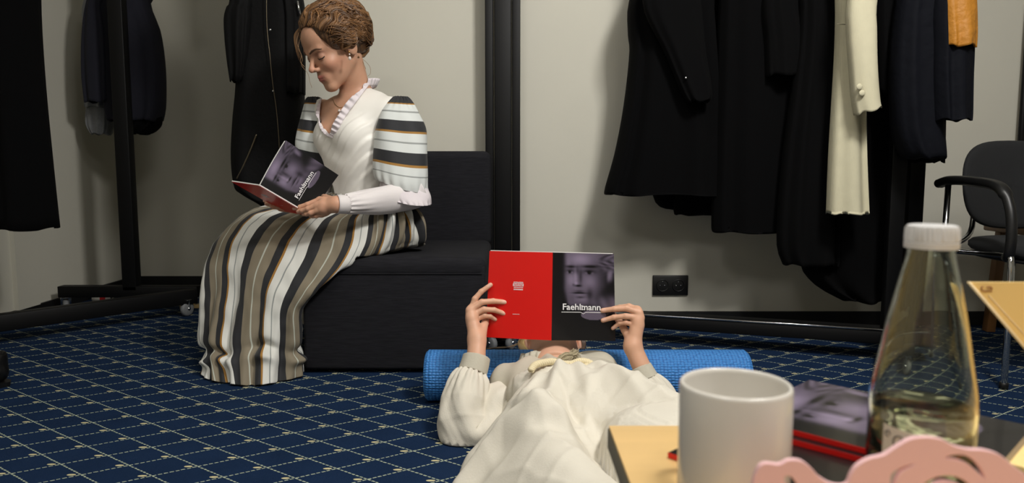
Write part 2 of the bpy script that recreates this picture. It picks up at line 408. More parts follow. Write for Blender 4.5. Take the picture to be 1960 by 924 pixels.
# ------------------------------------------------------------------ hanging clothes
m_cloth = {
 'black': mat('black_wool', (5, 5, 6), 1, bump=.3, bscale=600, spec=.12),
 'black2': mat('black_felt', (7, 7, 8), 1, bump=.3, bscale=450, spec=.12),
 'parka': mat('black_nylon', (6, 6, 7), .8, bump=.4, bscale=60, bdist=.004, spec=.2),
 'navy': mat('navy_fleece', (17, 18, 32), .9, bump=.4, bscale=70, bdist=.003),
 'navy2': mat('navy_nylon', (8, 10, 18), .8, spec=.15, bump=.4, bscale=28, bdist=.008),
 'mustard': mat('mustard_nylon', (178, 118, 34), .62, bump=.7, bscale=32, bdist=.008, var=.06, vscale=20),
 'grey': mat('grey_marl_jersey', (128, 130, 134), .95, bump=.3, bscale=500, var=.08, vscale=120),
 'cream': mat('cream_ribbed_wool', (206, 200, 172), .9, bump=.3, bscale=260, bdist=.0008, weave=170, var=.03, vscale=30),
}
def hang(rows, Y, th, folds=7, amp=.012, seed=0, top=None, n=72, nr=26, bottom_tilt=0, prof=2.6, Yt=None):
    """a hung piece of clothing: rows (py, left px, right px) from hem to top of the picture, top = extra (z, half width, x)"""
    rng = np.random.RandomState(seed); R = []
    for py, xl, xr in rows:
        a, b = P(xl, py, Y=Y), P(xr, py, Y=Y); R.append([(a[0]+b[0])/2, (b[0]-a[0])/2, a[2]])
    for z, hw, x in (top or []): R.append([x, hw, z])
    R = cr(R, nr) if len(R) > 2 else cr([R[0], (np.array(R[0])+np.array(R[1]))/2, R[1]], nr)
    ph = np.linspace(0, 2*math.pi, n, endpoint=False); V = []
    o = rng.uniform(0, 6, 4)
    for k, (x, hw, z) in enumerate(R):
        s = k/(nr-1); f = (1-s)**.8
        c, si = np.cos(ph), np.sin(ph)
        cx = np.sign(c)*np.abs(c)**(2/prof); cy = np.sign(si)*np.abs(si)**(2/prof)
        T = min(th*(1.1-.25*s), hw*1.0+.01)
        w = amp*f*(np.sin(folds*ph+o[0]+.6*math.sin(3*s+o[1]))+.5*np.sin((folds*2-3)*ph+o[2]+s))
        yy = Y+T*cy+w*np.sign(si)*np.minimum(1, np.abs(si)*2)
        V.append(np.stack([x+hw*cx, yy, z+0*ph+bottom_tilt*f*cx*(1-s)**6+.004*f**6*np.sin(5*ph+o[3])], 1))
    # inside of the hem so the cloth reads as hollow
    inn = [V[0]+(np.array([V[0][:, 0].mean(), Y, 0])-V[0])*[.06, .12, 0]]
    inn.append(inn[0]+[0, 0, .012]); V = inn[::-1]+V
    v = np.array(V); f = grid(len(V), n, True); f.append(tuple(range(n))); f.append(tuple((len(V)-1)*n+k for k in range(n))[::-1])
    return v.reshape(-1, 3), f
def garment(name, label, cat, rows, Y, th, m, **kw):
    g = G().add(*hang(rows, Y, th, **kw)); return mk(name, g, m, label=label, cat=cat)
def btn(p, r=.009): return ball(p, (r, r*.45, r), 8)

# far left: long black coat near the camera edge
garment('long_coat', 'long black coat hanging at the far left edge of the photo', 'coat',
        [(437, -95, 103), (300, -90, 88), (150, -85, 73), (0, -80, 64)], 2.50, .10, m_cloth['black'], top=[(1.5, .13, -1.70), (1.66, .05, -1.70), (1.735, .012, -1.70)], seed=1)
# grey sweatshirt sleeve behind the navy jacket
t = thing('grey_sweatshirt', (-1.80, 3.46, .8), 'grey marl sweatshirt whose cuff shows below the navy jacket by the rack post', 'sweatshirt')
mk('sleeve', G().add(*hang([(206, 167, 213), (150, 163, 212), (60, 162, 205), (0, 166, 200)], 3.46, .05, amp=.006, seed=3, top=[(1.55, .05, -1.78)])), m_cloth['grey'], t)
mk('cuff', G().add(*hang([(257, 180, 210), (240, 168, 214), (222, 166, 214), (204, 168, 213)], 3.46, .045, amp=.004, folds=12, seed=4)), m_cloth['grey'], t)
mk('body', G().add(*hang([(120, 175, 260), (40, 175, 260), (0, 175, 255)], 3.53, .04, amp=.006, seed=5, top=[(1.6, .12, -1.72), (1.70, .03, -1.70), (1.735, .012, -1.70)])), m_cloth['grey'], t)
t = thing('navy_jacket', (-1.70, 3.36, .8), 'dark navy jacket hanging behind the left rack post', 'jacket')
mk('body', G().add(*hang([(232, 214, 306), (200, 205, 312), (130, 195, 312), (60, 188, 303), (0, 182, 284)], 3.40, .08, m_cloth and 7, seed=6, top=[(1.45, .17, -1.72), (1.66, .06, -1.70), (1.735, .012, -1.70)])), m_cloth['navy'], t)
mk('sleeve', G().add(*hang([(196, 168, 214), (140, 161, 214), (60, 162, 210), (0, 172, 205)], 3.36, .05, amp=.006, seed=7, top=[(1.5, .06, -1.77)])), m_cloth['navy'], t)
mk('fur_trim', G().add(*hang([(256, 246, 282), (240, 240, 303), (222, 236, 308), (200, 236, 300)], 3.40, .06, amp=.02, folds=11, seed=8)), m_cloth['black2'], t)

# black parka with long zip, hung at the wall corner
t = thing('parka', (-.93, 2.78, .45), 'long black parka with a front zip hanging left of the seated woman', 'coat')
mk('body', G().add(*hang([(398, 512, 562), (385, 492, 575), (370, 466, 578), (355, 452, 580), (300, 446, 581), (230, 449, 581), (160, 455, 580), (80, 452, 578), (0, 458, 576)], 2.80, .095, folds=5, amp=.008, seed=9, nr=40,
   top=[(1.50, .13, -.93), (1.66, .05, -.93), (1.74, .012, -.93)])), m_cloth['parka'], t)
mk('sleeve', G().add(*hang([(156, 443, 468), (110, 437, 478), (45, 432, 485), (20, 436, 485), (0, 442, 485)], 2.73, .055, amp=.006, seed=10, nr=18, top=[(1.4, .05, -1.02), (1.52, .03, -.99)])), m_cloth['parka'], t)
mk('sleeve', G().add(*hang([(180, 545, 583), (90, 545, 583), (0, 540, 580)], 2.76, .05, amp=.006, seed=11, nr=18, top=[(1.4, .05, -.86), (1.52, .03, -.88)])), m_cloth['parka'], t)
z = PP([(510, -20, 2.695), (511, 50, 2.695), (517, 110, 2.695), (522, 160, 2.695), (529, 210, 2.70), (534, 270, 2.70), (537, 330, 2.71)])
v, f, _ = tube(cr(z, 60), .0015, 6); m_zip = mat('brass_zip', (112, 102, 84), .35, metal=.8)
mk('zip', G().add(v, f), m_zip, t)
v, f, _ = tube(cr(PP([(491, 257, 2.70), (478, 290, 2.70), (462, 325, 2.705), (453, 342, 2.71)]), 20), .003, 6); mk('pocket_zip', G().add(v, f), m_zip, t)
v, f, _ = tube(PP([(569, 2, 2.705), (574, 27, 2.705)]), .0035, 6); mk('sleeve_zip', G().add(v, f), m_chrome, t)
for x, y in ((517, 57), (523, 174)): mk('snap_button', G().add(*ball(P(x, y, 2.698), (.0045, .002, .0045), 8)), m_chrome, t)
t = thing('wall_hook', (-.93, 2.98, 1.72), 'black wall hook above the black parka', 'hook')
mk('plate', G().add(*box((-.80-.03, 2.97, 1.70), (-.80+.03, 2.98, 1.78), .002)), m_black, t)
mk('hook', G().add(*tube(cr([(-.80, 2.972, 1.75), (-.84, 2.92, 1.73), (-.90, 2.84, 1.73), (-.93, 2.80, 1.735), (-.95, 2.78, 1.76)], 20), .006, 8)[:2]), m_black, t)

# the dark coats on the right rack, left to right
RZ = lambda x, y: 1.75
garment('cape', 'flared black cape, leftmost garment on the right rack', 'coat',
        [(372, 1160, 1392), (362, 1158, 1392), (290, 1178, 1385), (200, 1195, 1378), (100, 1206, 1370), (60, 1203, 1368), (0, 1205, 1365)], 2.74, .11, m_cloth['black'], seed=12, folds=9, amp=.016, nr=34,
        top=[(1.42, .13, .62), (1.60, .07, .60), (1.745, .012, .58)])
t = thing('black_tailcoat', (.50, 2.80, .5), 'black coat with a curved hem peeking out below the flared cape', 'coat')
mk('body', G().add(*hang([(399, 1284, 1350), (386, 1254, 1350), (300, 1240, 1350), (150, 1235, 1340), (0, 1240, 1330)], 2.86, .05, seed=13, amp=.006, top=[(1.5, .12, .6), (1.745, .012, .52)])), m_cloth['black2'], t)
mk('sleeve', G().add(*hang([(196, 1318, 1352), (180, 1306, 1362), (100, 1272, 1350), (0, 1230, 1340)], 2.60, .045, seed=14, amp=.004, top=[(1.42, .05, .56), (1.55, .03, .55)])), m_cloth['black2'], t)
mk('cuff_button', G().add(*btn(P(1313, 149, 2.552), .004)), m_chrome, t)
garment('black_coat', 'black coat whose hem steps lower behind the cape beside its right edge', 'coat',
        [(409, 1300, 1350), (400, 1290, 1420), (300, 1300, 1430), (150, 1310, 1420), (0, 1315, 1410)], 2.80, .05, m_cloth['black'], seed=15, amp=.008, top=[(1.5, .11, .82), (1.745, .012, .82)])
t = thing('black_blazer_coat', (.9, 2.66, .5), 'wide black coat with a hanging sleeve in the middle of the right rack', 'coat')
mk('body', G().add(*hang([(440, 1366, 1530), (430, 1363, 1535), (300, 1366, 1535), (150, 1372, 1530), (0, 1378, 1520)], 2.68, .07, seed=16, amp=.012, top=[(1.5, .12, .88), (1.66, .05, .9), (1.745, .012, .9)])), m_cloth['black'], t)
mk('sleeve', G().add(*hang([(146, 1466, 1534), (80, 1464, 1532), (0, 1460, 1525)], 2.60, .055, seed=17, amp=.006, top=[(1.4, .05, .96), (1.5, .03, .95)])), m_cloth['black2'], t)
garment('long_black_coat', 'long black coat hanging just left of the cream coat', 'coat',
        [(505, 1500, 1600), (455, 1488, 1602), (300, 1500, 1600), (150, 1520, 1602), (0, 1530, 1603)], 2.56, .06, m_cloth['black2'], seed=18, amp=.012, top=[(1.5, .08, .99), (1.66, .04, 1.0), (1.745, .012, 1.0)])
garment('long_black_dress', 'longest black garment, reaching low behind the cream coat', 'dress',
        [(572, 1610, 1690), (545, 1562, 1705), (500, 1535, 1715), (400, 1545, 1722), (200, 1570, 1725), (0, 1590, 1725)], 2.60, .07, m_cloth['black'], seed=19, amp=.015, top=[(1.5, .09, 1.15), (1.66, .04, 1.14), (1.745, .012, 1.12)])
t = thing('cream_coat', (1.1, 2.40, .5), 'cream ribbed wool coat with covered cuff buttons among the black coats', 'coat')
mk('body', G().add(*hang([(405, 1584, 1657), (400, 1584, 1657), (300, 1588, 1653), (200, 1594, 1651), (100, 1600, 1650), (0, 1602, 1650)], 2.42, .05, seed=20, amp=.008, folds=5, top=[(1.5, .08, 1.10), (1.66, .04, 1.13), (1.745, .012, 1.15)])), m_cloth['cream'], t)
g = G(); v, f = hang([(212, 1637, 1683), (190, 1632, 1680), (130, 1627, 1676), (60, 1622, 1675), (0, 1623, 1676)], 2.31, .040, seed=21, amp=.003, folds=4, bottom_tilt=.012, top=[(1.42, .045, 1.10), (1.56, .03, 1.10)]); g.add(v, f)
sl = mk('sleeve', g, m_cloth['cream'], t)
for x, y in ((1645, 166), (1650, 178)): mk('covered_button', G().add(*btn(P(x, y, 2.268), .0095)), m_cloth['cream'], sl)
v, f, _ = tube(PP([(1602, 46, 2.367), (1625, 47, 2.367)]), .0015, 6); mk('seam', G().add(v, f), mat('dark_seam', (140, 134, 112), .9), t)  # thin tube draws the seam in a darker tone
garment('short_black_jacket', 'short black jacket hanging right of the cream coat', 'jacket',
        [(178, 1680, 1758), (100, 1678, 1760), (0, 1676, 1760)], 2.42, .045, m_cloth['black2'], seed=22, amp=.006, top=[(1.5, .08, 1.25), (1.66, .04, 1.26), (1.75, .012, 1.27)])
t = thing('navy_jacket', (1.42, 2.33, .6), 'navy jacket with a mustard sleeve panel at the right end of the rack', 'jacket')
mk('body', G().add(*hang([(303, 1752, 1800), (296, 1730, 1803), (240, 1712, 1800), (120, 1708, 1800), (0, 1720, 1800)], 2.33, .065, seed=23, amp=.004, top=[(1.45, .10, 1.33), (1.66, .04, 1.35), (1.75, .012, 1.37)])), m_cloth['navy2'], t)
s_ = mk('sleeve', G().add(*hang([(230, 1788, 1850), (215, 1787, 1852), (150, 1785, 1854), (90, 1786, 1857), (0, 1788, 1858)], 2.27, .05, seed=24, amp=.006, top=[(1.40, .045, 1.36), (1.5, .03, 1.36)])), m_cloth['navy2'], t)
# mustard panel: a shell just outside the sleeve
v, f = hang([(92, 1798, 1858), (60, 1798, 1860), (20, 1797, 1861), (-40, 1797, 1860)], 2.262, .056, seed=24, amp=.005, n=64, nr=16)
pt = P(1822, 93, Y=2.22); mk('mustard_panel', G().add(v, f), m_cloth['mustard'], s_, label='mustard yellow panel')
garment('navy_lining', 'dark navy coat tail hanging below the mustard-panelled jacket', 'coat',
        [(238, 1800, 1806), (232, 1745, 1806)][::1] if 0 else [(310, 1745, 1803), (300, 1740, 1804), (230, 1745, 1806), (120, 1750, 1806), (0, 1750, 1800)], 2.43, .035, m_cloth['black'], seed=25, amp=.004, top=[(1.5, .06, 1.42), (1.75, .012, 1.40)])

# ------------------------------------------------------------------ small things on the carpet under the left rack
m_red = mat('red_print', (178, 30, 34), .4)
m_can = mat('white_can_paint', (200, 196, 188), .35)
a = P(205, 574, Y=3.33)
t = thing('drink_can', (-1.93, 3.42, 0), 'small white and red drink can lying under the left garment rack', 'can')
q = np.array([-1.93, 3.42, .031]); d = np.array([.098, -.02, 0])
mk('body', G().add(*tube([q-d*.5, q-d*.44, q+d*.44, q+d*.5], [.024, .031, .031, .024], 28)[:2]), m_can, t)
v, f, _ = tube([q+d*.0, q+d*.3], .0316, 28, False); mk('red_band', G().add(v, f), m_red, t)
mk('lid', G().add(*tube([q+d*.5, q+d*.53], [.0235, .0225], 28)[:2]), m_chrome, t)
t = thing('wooden_offcut', (-1.66, 3.37, 0), 'thin pale wooden strip lying flat behind the rack base beam', 'wood strip')
m_wood = mat('pale_birch', (226, 192, 132), .5, var=.06, vscale=6, bump=.1, bscale=40, stretch=(1, 9, 9))
mk('board', G().add(*bar((-1.80, 3.36, .010), (-1.50, 3.42, .010), .05, .018, .002)), m_wood, t)
mk('board', G().add(*bar((-1.52, 3.30, .008), (-1.36, 3.38, .008), .03, .014, .002)), m_wood, t)

# black shoe at the left picture edge
m_leather = mat('black_leather', (13, 13, 14), .35, bump=.3, bscale=90)
def shoe_sdf(p):
    q = p-np.array([-1.648, 2.12, 0], np.float32); q = q*np.array([-1, 1, 1], np.float32)
    d = sell(q, (.055, 0, .028), (.075, .042, .038)); d = smin(d, sell(q, (-.05, 0, .04), (.10, .036, .045)), .03)
    d = smin(d, sseg(q, (-.10, 0, .06), (-.108, 0, .085), .038), .03)
    d = smax(d, -sseg(q, (-.108, 0, .10), (-.11, 0, .25), .030), .006)
    return smax(d, .012-q[:, 2], .004)
v, f = nets(shoe_sdf, (-1.84, 2.05, -.01), (-1.46, 2.19, .17), .005)
t = thing('leather_shoe', (-1.65, 2.12, 0), 'black leather shoe at the left edge of the carpet', 'shoe')
mk('upper', G().add(v, f), m_leather, t)
xs = np.linspace(-.145, .132, 26); hw = .038*np.sqrt(np.clip(1-((xs+.005)/.14)**4, 0, 1))
ring = np.concatenate([np.stack([xs, hw], 1), np.stack([xs[::-1], -hw[::-1]], 1)[1:-1]])
V = np.concatenate([np.c_[ring*1.03, 0*ring[:, :1]], np.c_[ring*1.05, 0*ring[:, :1]+.014]]); V[:, 0] *= -1; V = V+[-1.643, 2.12, 0]; n = len(ring)
mk('sole', G().add(V, grid(2, n, True)+[tuple(range(n))[::-1], tuple(range(n, 2*n))]), m_plastic, t, ang=40, flip=True)

# ------------------------------------------------------------------ lounge chair
m_uph = mat('charcoal_linen_weave', (31, 31, 35), .95, bump=.5, bscale=160, bdist=.001, var=.25, vscale=90, stretch=(.25, 1, 3), spec=.2)
X0, X1 = -.655, -.083
t = thing('lounge_chair', ((X0+X1)/2, 2.6, 0), 'low boxy armless lounge chair in charcoal fabric under the seated woman', 'armchair')
def soft(lo, hi, bev, puff=.0): 
    v, f = box(lo, hi, bev, 6); return v, f
mk('seat_base', G().add(*soft((X0, 2.252, .012), (X1, 2.93, .345), .012)), m_uph, t, ang=50)
mk('seat_cushion', G().add(*soft((X0-.002, 2.248, .300), (X1+.003, 2.82, .370), .030)), m_uph, t, ang=50)
mk('backrest', G().add(*soft((X0+.005, 2.78, .345), (X1+.002, 2.945, .708), .028)), m_uph, t, ang=50)
g = G()
for y in (2.2475,):
    v, f, _ = tube([(X0+.01, y+.003, .318), (X1-.01, y+.003, .318)], .0018, 6); g.add(v, f)
mk('seam_piping', g, m_uph, t)
for x in (X0+.06, X1-.06):
    for y in (2.31, 2.87): mk('glide', G().add(*lathe([(.018, 0), (.020, .014)], (x, y, 0), 16)), m_plastic, t)

# ------------------------------------------------------------------ foam roller
def foam_mat():
    m = mat('blue_eva_foam', (44, 112, 184), .6); nt = m.node_tree; N = nt.nodes; L = nt.links
    tc = N.new('ShaderNodeTexCoord'); uv = N.new('ShaderNodeUVMap')
    mp = N.new('ShaderNodeMapping'); mp.inputs['Scale'].default_value = (105, 58, 1); L.new(uv.outputs[0], mp.inputs[0])
    vo = N.new('ShaderNodeTexVoronoi'); vo.inputs['Scale'].default_value = 1; vo.inputs['Randomness'].default_value = .25; L.new(mp.outputs[0], vo.inputs['Vector'])
    bp = N.new('ShaderNodeBump'); bp.inputs['Strength'].default_value = .9; bp.inputs['Distance'].default_value = .005; bp.invert = True
    L.new(vo.outputs['Distance'], bp.inputs['Height']); L.new(bp.outputs[0], N['Principled BSDF'].inputs['Normal'])
    mx = N.new('ShaderNodeMix'); mx.data_type = 'RGBA'; mx.inputs[6].default_value = (*lin((62, 134, 206)), 1); mx.inputs[7].default_value = (*lin((22, 74, 146)), 1)
    mr = N.new('ShaderNodeMapRange'); mr.inputs[1].default_value = .35; mr.inputs[2].default_value = .8; L.new(vo.outputs['Distance'], mr.inputs[0])
    L.new(mr.outputs[0], mx.inputs[0]); L.new(mx.outputs[2], N['Principled BSDF'].inputs['Base Color'])
    return m
m_foam = foam_mat()
xa, xb, ry, rr = P(812, 700, Y=1.97)[0], P(1437, 700, Y=1.97)[0], 1.995, .0705
t = thing('foam_roller', ((xa+xb)/2, ry, 0), 'long blue textured foam roller lying on the carpet behind the reclining person', 'foam roller')
prof = [(xa, rr-.014), (xa+.003, rr-.006), (xa+.010, rr)]+[(xa+.01+(xb-xa-.02)*k, rr) for k in np.linspace(.02, .98, 40)]+[(xb-.010, rr), (xb-.003, rr-.006), (xb, rr-.014)]
th = np.linspace(0, 2*math.pi, 97)
V = np.array([[(x, ry+r*math.cos(a), .0705+r*math.sin(a)) for a in th] for x, r in prof]); U = np.array([[((x-xa), a/6.283) for a in th] for x, r in prof])
mk('cylinder_body', G().add(V.reshape(-1, 3), grid(len(prof), 97), U.reshape(-1, 2)), m_foam, t, uv=True)
m_foamd = mat('blue_foam_end', (40, 98, 160), .8, bump=.6, bscale=200, bdist=.002)
for x, s in ((xa, 1), (xb, -1)):
    v, f = lathe([(rr-.014, 0), (.030, .0), (.028, .004), (.026, .05), (.0001, .05)], (0, 0, 0), 48, True)
    v = np.stack([x+s*v[:, 2], ry+v[:, 0], .0705+v[:, 1]], 1); mk('end_face', G().add(v, f), m_foamd, t)

# ------------------------------------------------------------------ conference chair
m_seatf = mat('charcoal_chair_fabric', (30, 31, 33), .95, bump=.5, bscale=500, bdist=.001)
t = thing('conference_chair', (1.66, 2.3, 0), 'black stacking chair with armrests and chrome legs at the right edge', 'chair')
CX = 1.69   # centre line
def oval(w, h, p=2.6, n=48): 
    a = np.linspace(0, 2*math.pi, n, endpoint=False); c, s = np.cos(a), np.sin(a)
    return np.sign(c)*abs(c)**(2/p)*w, np.sign(s)*abs(s)**(2/p)*h
def cushion(fn, w, h, th, p=2.6, n=48):
    """a padded oval: fn maps (x,y,depth) to the room"""
    V = []; prof = [(.0, .5), (.5, .5), (.85, .48), (.95, .38), (1, .15), (1, -.15), (.96, -.38), (.86, -.5), (.5, -.5), (0, -.5)]
    for s, d in prof:
        x, y = oval(w*max(s, .001), h*max(s, .001), p, n); V.append([fn(a, b, d*th) for a, b in zip(x, y)])
    return np.array(V).reshape(-1, 3), grid(len(prof), n, True)
a = P(1822, 360, Y=2.47); 
zc = (P(1900, 268, Y=2.47)[2]+P(1900, 437, Y=2.47)[2])/2; hh = (P(1900, 268, Y=2.47)[2]-P(1900, 437, Y=2.47)[2])/2
mk('backrest', G().add(*cushion(lambda x, y, d: (CX+x, 2.49-.10*abs(x/.23)**2+.06*(y/.15)*.4+d, zc+y), CX-a[0], hh, .035, 2.5)), m_seatf, t)
sz = P(1900, 470, Y=2.25)[2]
mk('seat', G().add(*cushion(lambda x, y, d: (CX+x, 2.25+y, sz-.005+d-.015*max(0, -y/.2)**2), .215, .205, .045, 3.2)), m_seatf, t)
mk('seat_shell', G().add(*cushion(lambda x, y, d: (CX+x, 2.25+y, sz-.036+d), .212, .200, .016, 3.2)), m_plastic, t)
for s in (-1, 1):
    X = lambda x: CX+s*x
    fr = [(X(.238), 2.455, .0), (X(.236), 2.45, .3), (X(.235), 2.445, .595)]
    mk('leg', G().add(*tube(fr, .0095, 14)[:2]), m_chrome, t)
    fl = [(X(.245), 2.095, .0), (X(.245), 2.095, .2), (X(.245), 2.10, .37), (X(.235), 2.13, .383), (X(.22), 2.18, .385), (X(.2), 2.4, .37), (X(.236), 2.448, .37)]
    mk('leg', G().add(*tube(cr(fl, 50), .0095, 14)[:2]), m_chrome, t)
    ar = cr([(X(.232), 2.50, .592), (X(.236), 2.43, .604), (X(.242), 2.30, .603), (X(.246), 2.17, .588), (X(.246), 2.12, .53), (X(.246), 2.105, .45), (X(.243), 2.115, .392), (X(.225), 2.15, .382)], 60)
    mk('armrest', G().add(*tube(ar, .0145, 16, fn=lambda a_, th_: 1+.35*np.abs(np.cos(th_))*(a_ < .5))[:2]), m_plastic, t)
    for q in ((X(.238), 2.455), (X(.245), 2.095)): mk('foot_cap', G().add(*lathe([(.012, 0), (.0125, .018), (.010, .02)], (*q, 0), 16)), m_plastic, t)
mk('back_frame', G().add(*tube(cr([(CX-.236, 2.448, .37), (CX-.236, 2.46, .37), (CX-.12, 2.50, .42), (CX-.1, 2.52, .55)], 20), .009, 10)[:2]), m_chrome, t)
# wooden stool partly behind the chair
m_oak = mat('brown_varnished_wood', (120, 84, 48), .4, var=.12, vscale=5, stretch=(6, 6, 1), bump=.1, bscale=60)
t = thing('wooden_stool', (2.02, 2.72, 0), 'brown wooden stool standing behind the black conference chair', 'stool')
mk('seat', G().add(*box((1.86, 2.56, .40), (2.20, 2.88, .43), .006)), m_oak, t)
for x in (1.89, 2.17):
    for y in (2.59, 2.85): mk('leg', G().add(*bar((x, y, 0), (x+(2.03-x)*.12, y+(2.72-y)*.12, .40), .034, .034)), m_oak, t)
for y in (2.60, 2.84): mk('rail', G().add(*bar((1.90, y, .15), (2.16, y, .15), .02, .03)), m_oak, t)
t = thing('coat_stand', (1.99, 2.80, 0), 'thin black pole standing behind the conference chair', 'coat stand')
px_ = P(1956, 240, Y=2.93)[0]
t.location.x = px_; ORG[t][0] = px_; t.location.y = 2.93; ORG[t][1] = 2.93
mk('pole', G().add(*tube([(px_, 2.93, .02), (px_, 2.93, 1.7)], .012, 16)[:2]), m_black, t)
mk('base', G().add(*lathe([(.045, 0), (.045, .014), (.02, .022), (.012, .03)], (px_, 2.93, 0), 32)), m_black, t)

# ------------------------------------------------------------------ coffee table and what stands on it
TZ = P(1163, 812, Y=.718)[2]; TZ = CAM_H-.26
m_ply = mat('birch_laminate', (228, 190, 128), .42, var=.05, vscale=3, stretch=(1, 14, 14), spec=.4)
m_edge = mat('grey_brown_edge_band', (112, 104, 84), .6)
c = P(1163, 813, z=TZ)
t = thing('coffee_table', (.75, .30, 0), 'low birch-topped coffee table in the right foreground', 'table')
tl, tf = float(c[0]), float(c[1])
v, f = box((tl, -.12, TZ-.024), (1.45, tf, TZ), .0015)
mk('tabletop', G().add(*box((tl+.001, -.12, TZ-.003), (1.45, tf-.001, TZ), .001)), m_ply, t, ang=30)
mk('edge_band', G().add(*box((tl, -.121, TZ-.024), (1.451, tf, TZ-.003), .001)), m_edge, t, ang=30)
for x in (tl+.16, 1.40):
    for y in (-.07, tf-.16): mk('leg', G().add(*bar((x, y, 0), (x, y, TZ-.024), .04, .04)), m_edge, t)
t.location = t.location

# white mug
mc = P(1408, 731, Y=.539); mc = np.array([mc[0], mc[1], TZ])
mr_, mh = .0415, float(P(1408, 731, Y=.539)[2]-TZ)
m_cer = mat('white_glazed_ceramic', (218, 213, 204), .22, spec=.5, coat=.3)
t = thing('mug', mc, 'plain white ceramic mug on the table corner', 'mug')
mk('body', G().add(*lathe([(.0001, 0), (mr_-.006, 0), (mr_-.002, .003), (mr_, .008), (mr_, mh-.003), (mr_-.0008, mh-.001), (mr_-.002, mh), (mr_-.0034, mh-.001), (mr_-.004, mh-.004), (mr_-.004, .012), (mr_-.010, .006), (.0001, .006)], mc, 96, True)), m_cer, t)
hd = np.array([-.12, .99]); hp = [mc+np.array([*(hd*a), z]) for a, z in ((mr_-.002, mh*.82), (mr_+.016, mh*.84), (mr_+.028, mh*.66), (mr_+.028, mh*.42), (mr_+.015, mh*.24), (mr_-.002, mh*.22))]
mk('handle', G().add(*tube(cr(hp, 36), .0052, 14, fn=lambda a_, th_: 1+0*th_)[:2]), m_cer, t)

# ------------------------------------------------------------------ the magazines
def text_mesh(s, bold=.012):
    c = bpy.data.curves.new('t', 'FONT'); c.body = s; c.size = 1; c.offset = bold; c.resolution_u = 4
    o = bpy.data.objects.new('t', c); S.collection.objects.link(o)
    dg = bpy.context.evaluated_depsgraph_get(); me = bpy.data.meshes.new_from_object(o.evaluated_get(dg))
    v = np.array([q.co[:] for q in me.vertices])[:, :2]; f = [tuple(p.vertices) for p in me.polygons]
    bpy.data.objects.remove(o); bpy.data.curves.remove(c); bpy.data.meshes.remove(me); return v, f
def portrait(u, v):
    """a generic half-lit engraved face, in print colours"""
    g = lambda cx, cy, rx, ry, p=2: np.exp(-(np.abs((u-cx)/rx)**p+np.abs((v-cy)/ry)**p))
    sg = lambda x, k: 1/(1+np.exp(-np.clip(x*k, -40, 40)))
    xl = .20+.00*v+.5*np.clip(v-.40, 0, 1)**1.2; xr = .86-.9*np.clip(v-.36, 0, 1)
    face = sg(u-xl, 60)*sg(xr-u, 30)*sg(.60-v-.25*(u-.45)**2, 60)
    L = .42*face
    L += face*(.30*g(.45, .07, .16, .06)+.22*g(.30, .31, .07, .07)+.20*g(.62, .33, .11, .08)+.22*g(.375, .27, .028, .10)+.12*g(.5, .53, .10, .03)+.1*g(.25, .12, .04, .08))
    L -= face*(.44*g(.29, .155, .09, .016)+.46*g(.60, .150, .13, .017))              # brows
    L -= face*(.34*g(.28, .205, .075, .030)+.36*g(.59, .210, .10, .030)+.22*g(.40, .20, .03, .05))
    L += face*(.20*g(.245, .22, .02, .012)+.20*g(.315, .22, .015, .010)+.20*g(.545, .225, .025, .012)+.18*g(.645, .225, .025, .012))
    L -= face*(.42*g(.275, .218, .018, .014)+.45*g(.595, .222, .022, .015))          # pupils
    L -= face*(.24*g(.455, .27, .03, .09)+.48*g(.41, .372, .055, .012)+.2*g(.34, .36, .02, .012)) # nose
    L += face*.20*g(.385, .345, .03, .018)
    L -= face*(.62*g(.43, .455, .095, .008)+.22*g(.43, .435, .08, .012)+.28*g(.45, .505, .06, .012)+.25*g(.60, .47, .05, .08)); L += face*.12*g(.44, .475, .06, .010)
    L -= face*.30*sg(u-.70, 14)*sg(v-.10, 30)                                       # shaded cheek
    hair = sg(u-.76, 30)*sg(.17-v+.25*(u-.76), 40); L = L*(1-hair)+hair*(.26+.16*np.sin(34*u+6*np.sin(24*v))*np.cos(44*v+9*u))
    ear = g(.93, .25, .05, .075, 3); L = L*(1-ear)+ear*(.36+.14*np.sin(30*(u-.9)+20*(v-.2)))
    col = sg(v-.50, 40)*sg(.64-v+.3*(u-.8), 50)*sg(u-.62-1.2*np.clip(.56-v, -1, 1), 30); L = L*(1-col)+col*(.34+.06*np.sin(38*(u-.5*v)))
    c2 = sg(v-.44, 50)*sg(.60-v, 50)*g(.30, .54, .05, .06, 4); L = L*(1-c2)+c2*.34
    seal = (((u-.66)/.20)**2+((v-.705)/.058)**2 < 1)*(v > .655); L = np.where(seal, .40, L)
    L = np.clip(L, 0, 1)[..., None]
    return np.array(lin((15, 14, 17)))*(1-L)+np.array(lin((176, 160, 190)))*(L**1.35)*.9
m_print = mat('printed_cover', (255, 255, 255), .32, attr=True, spec=.45, coat=.12)
m_page = mat('white_paper', (226, 224, 220), .7)
m_white = mat('white_ink', (240, 238, 240), .45)
def sheet(fn, u0, u1, v0, v1, d, nu=40, nv=50, colf=None):
    U, V = np.meshgrid(np.linspace(u0, u1, nu), np.linspace(v0, v1, nv), indexing='ij')
    p = fn(U.ravel(), V.ravel(), d); c = colf(U.ravel(), V.ravel()) if colf else None
    return p, grid(nu, nv), None, c
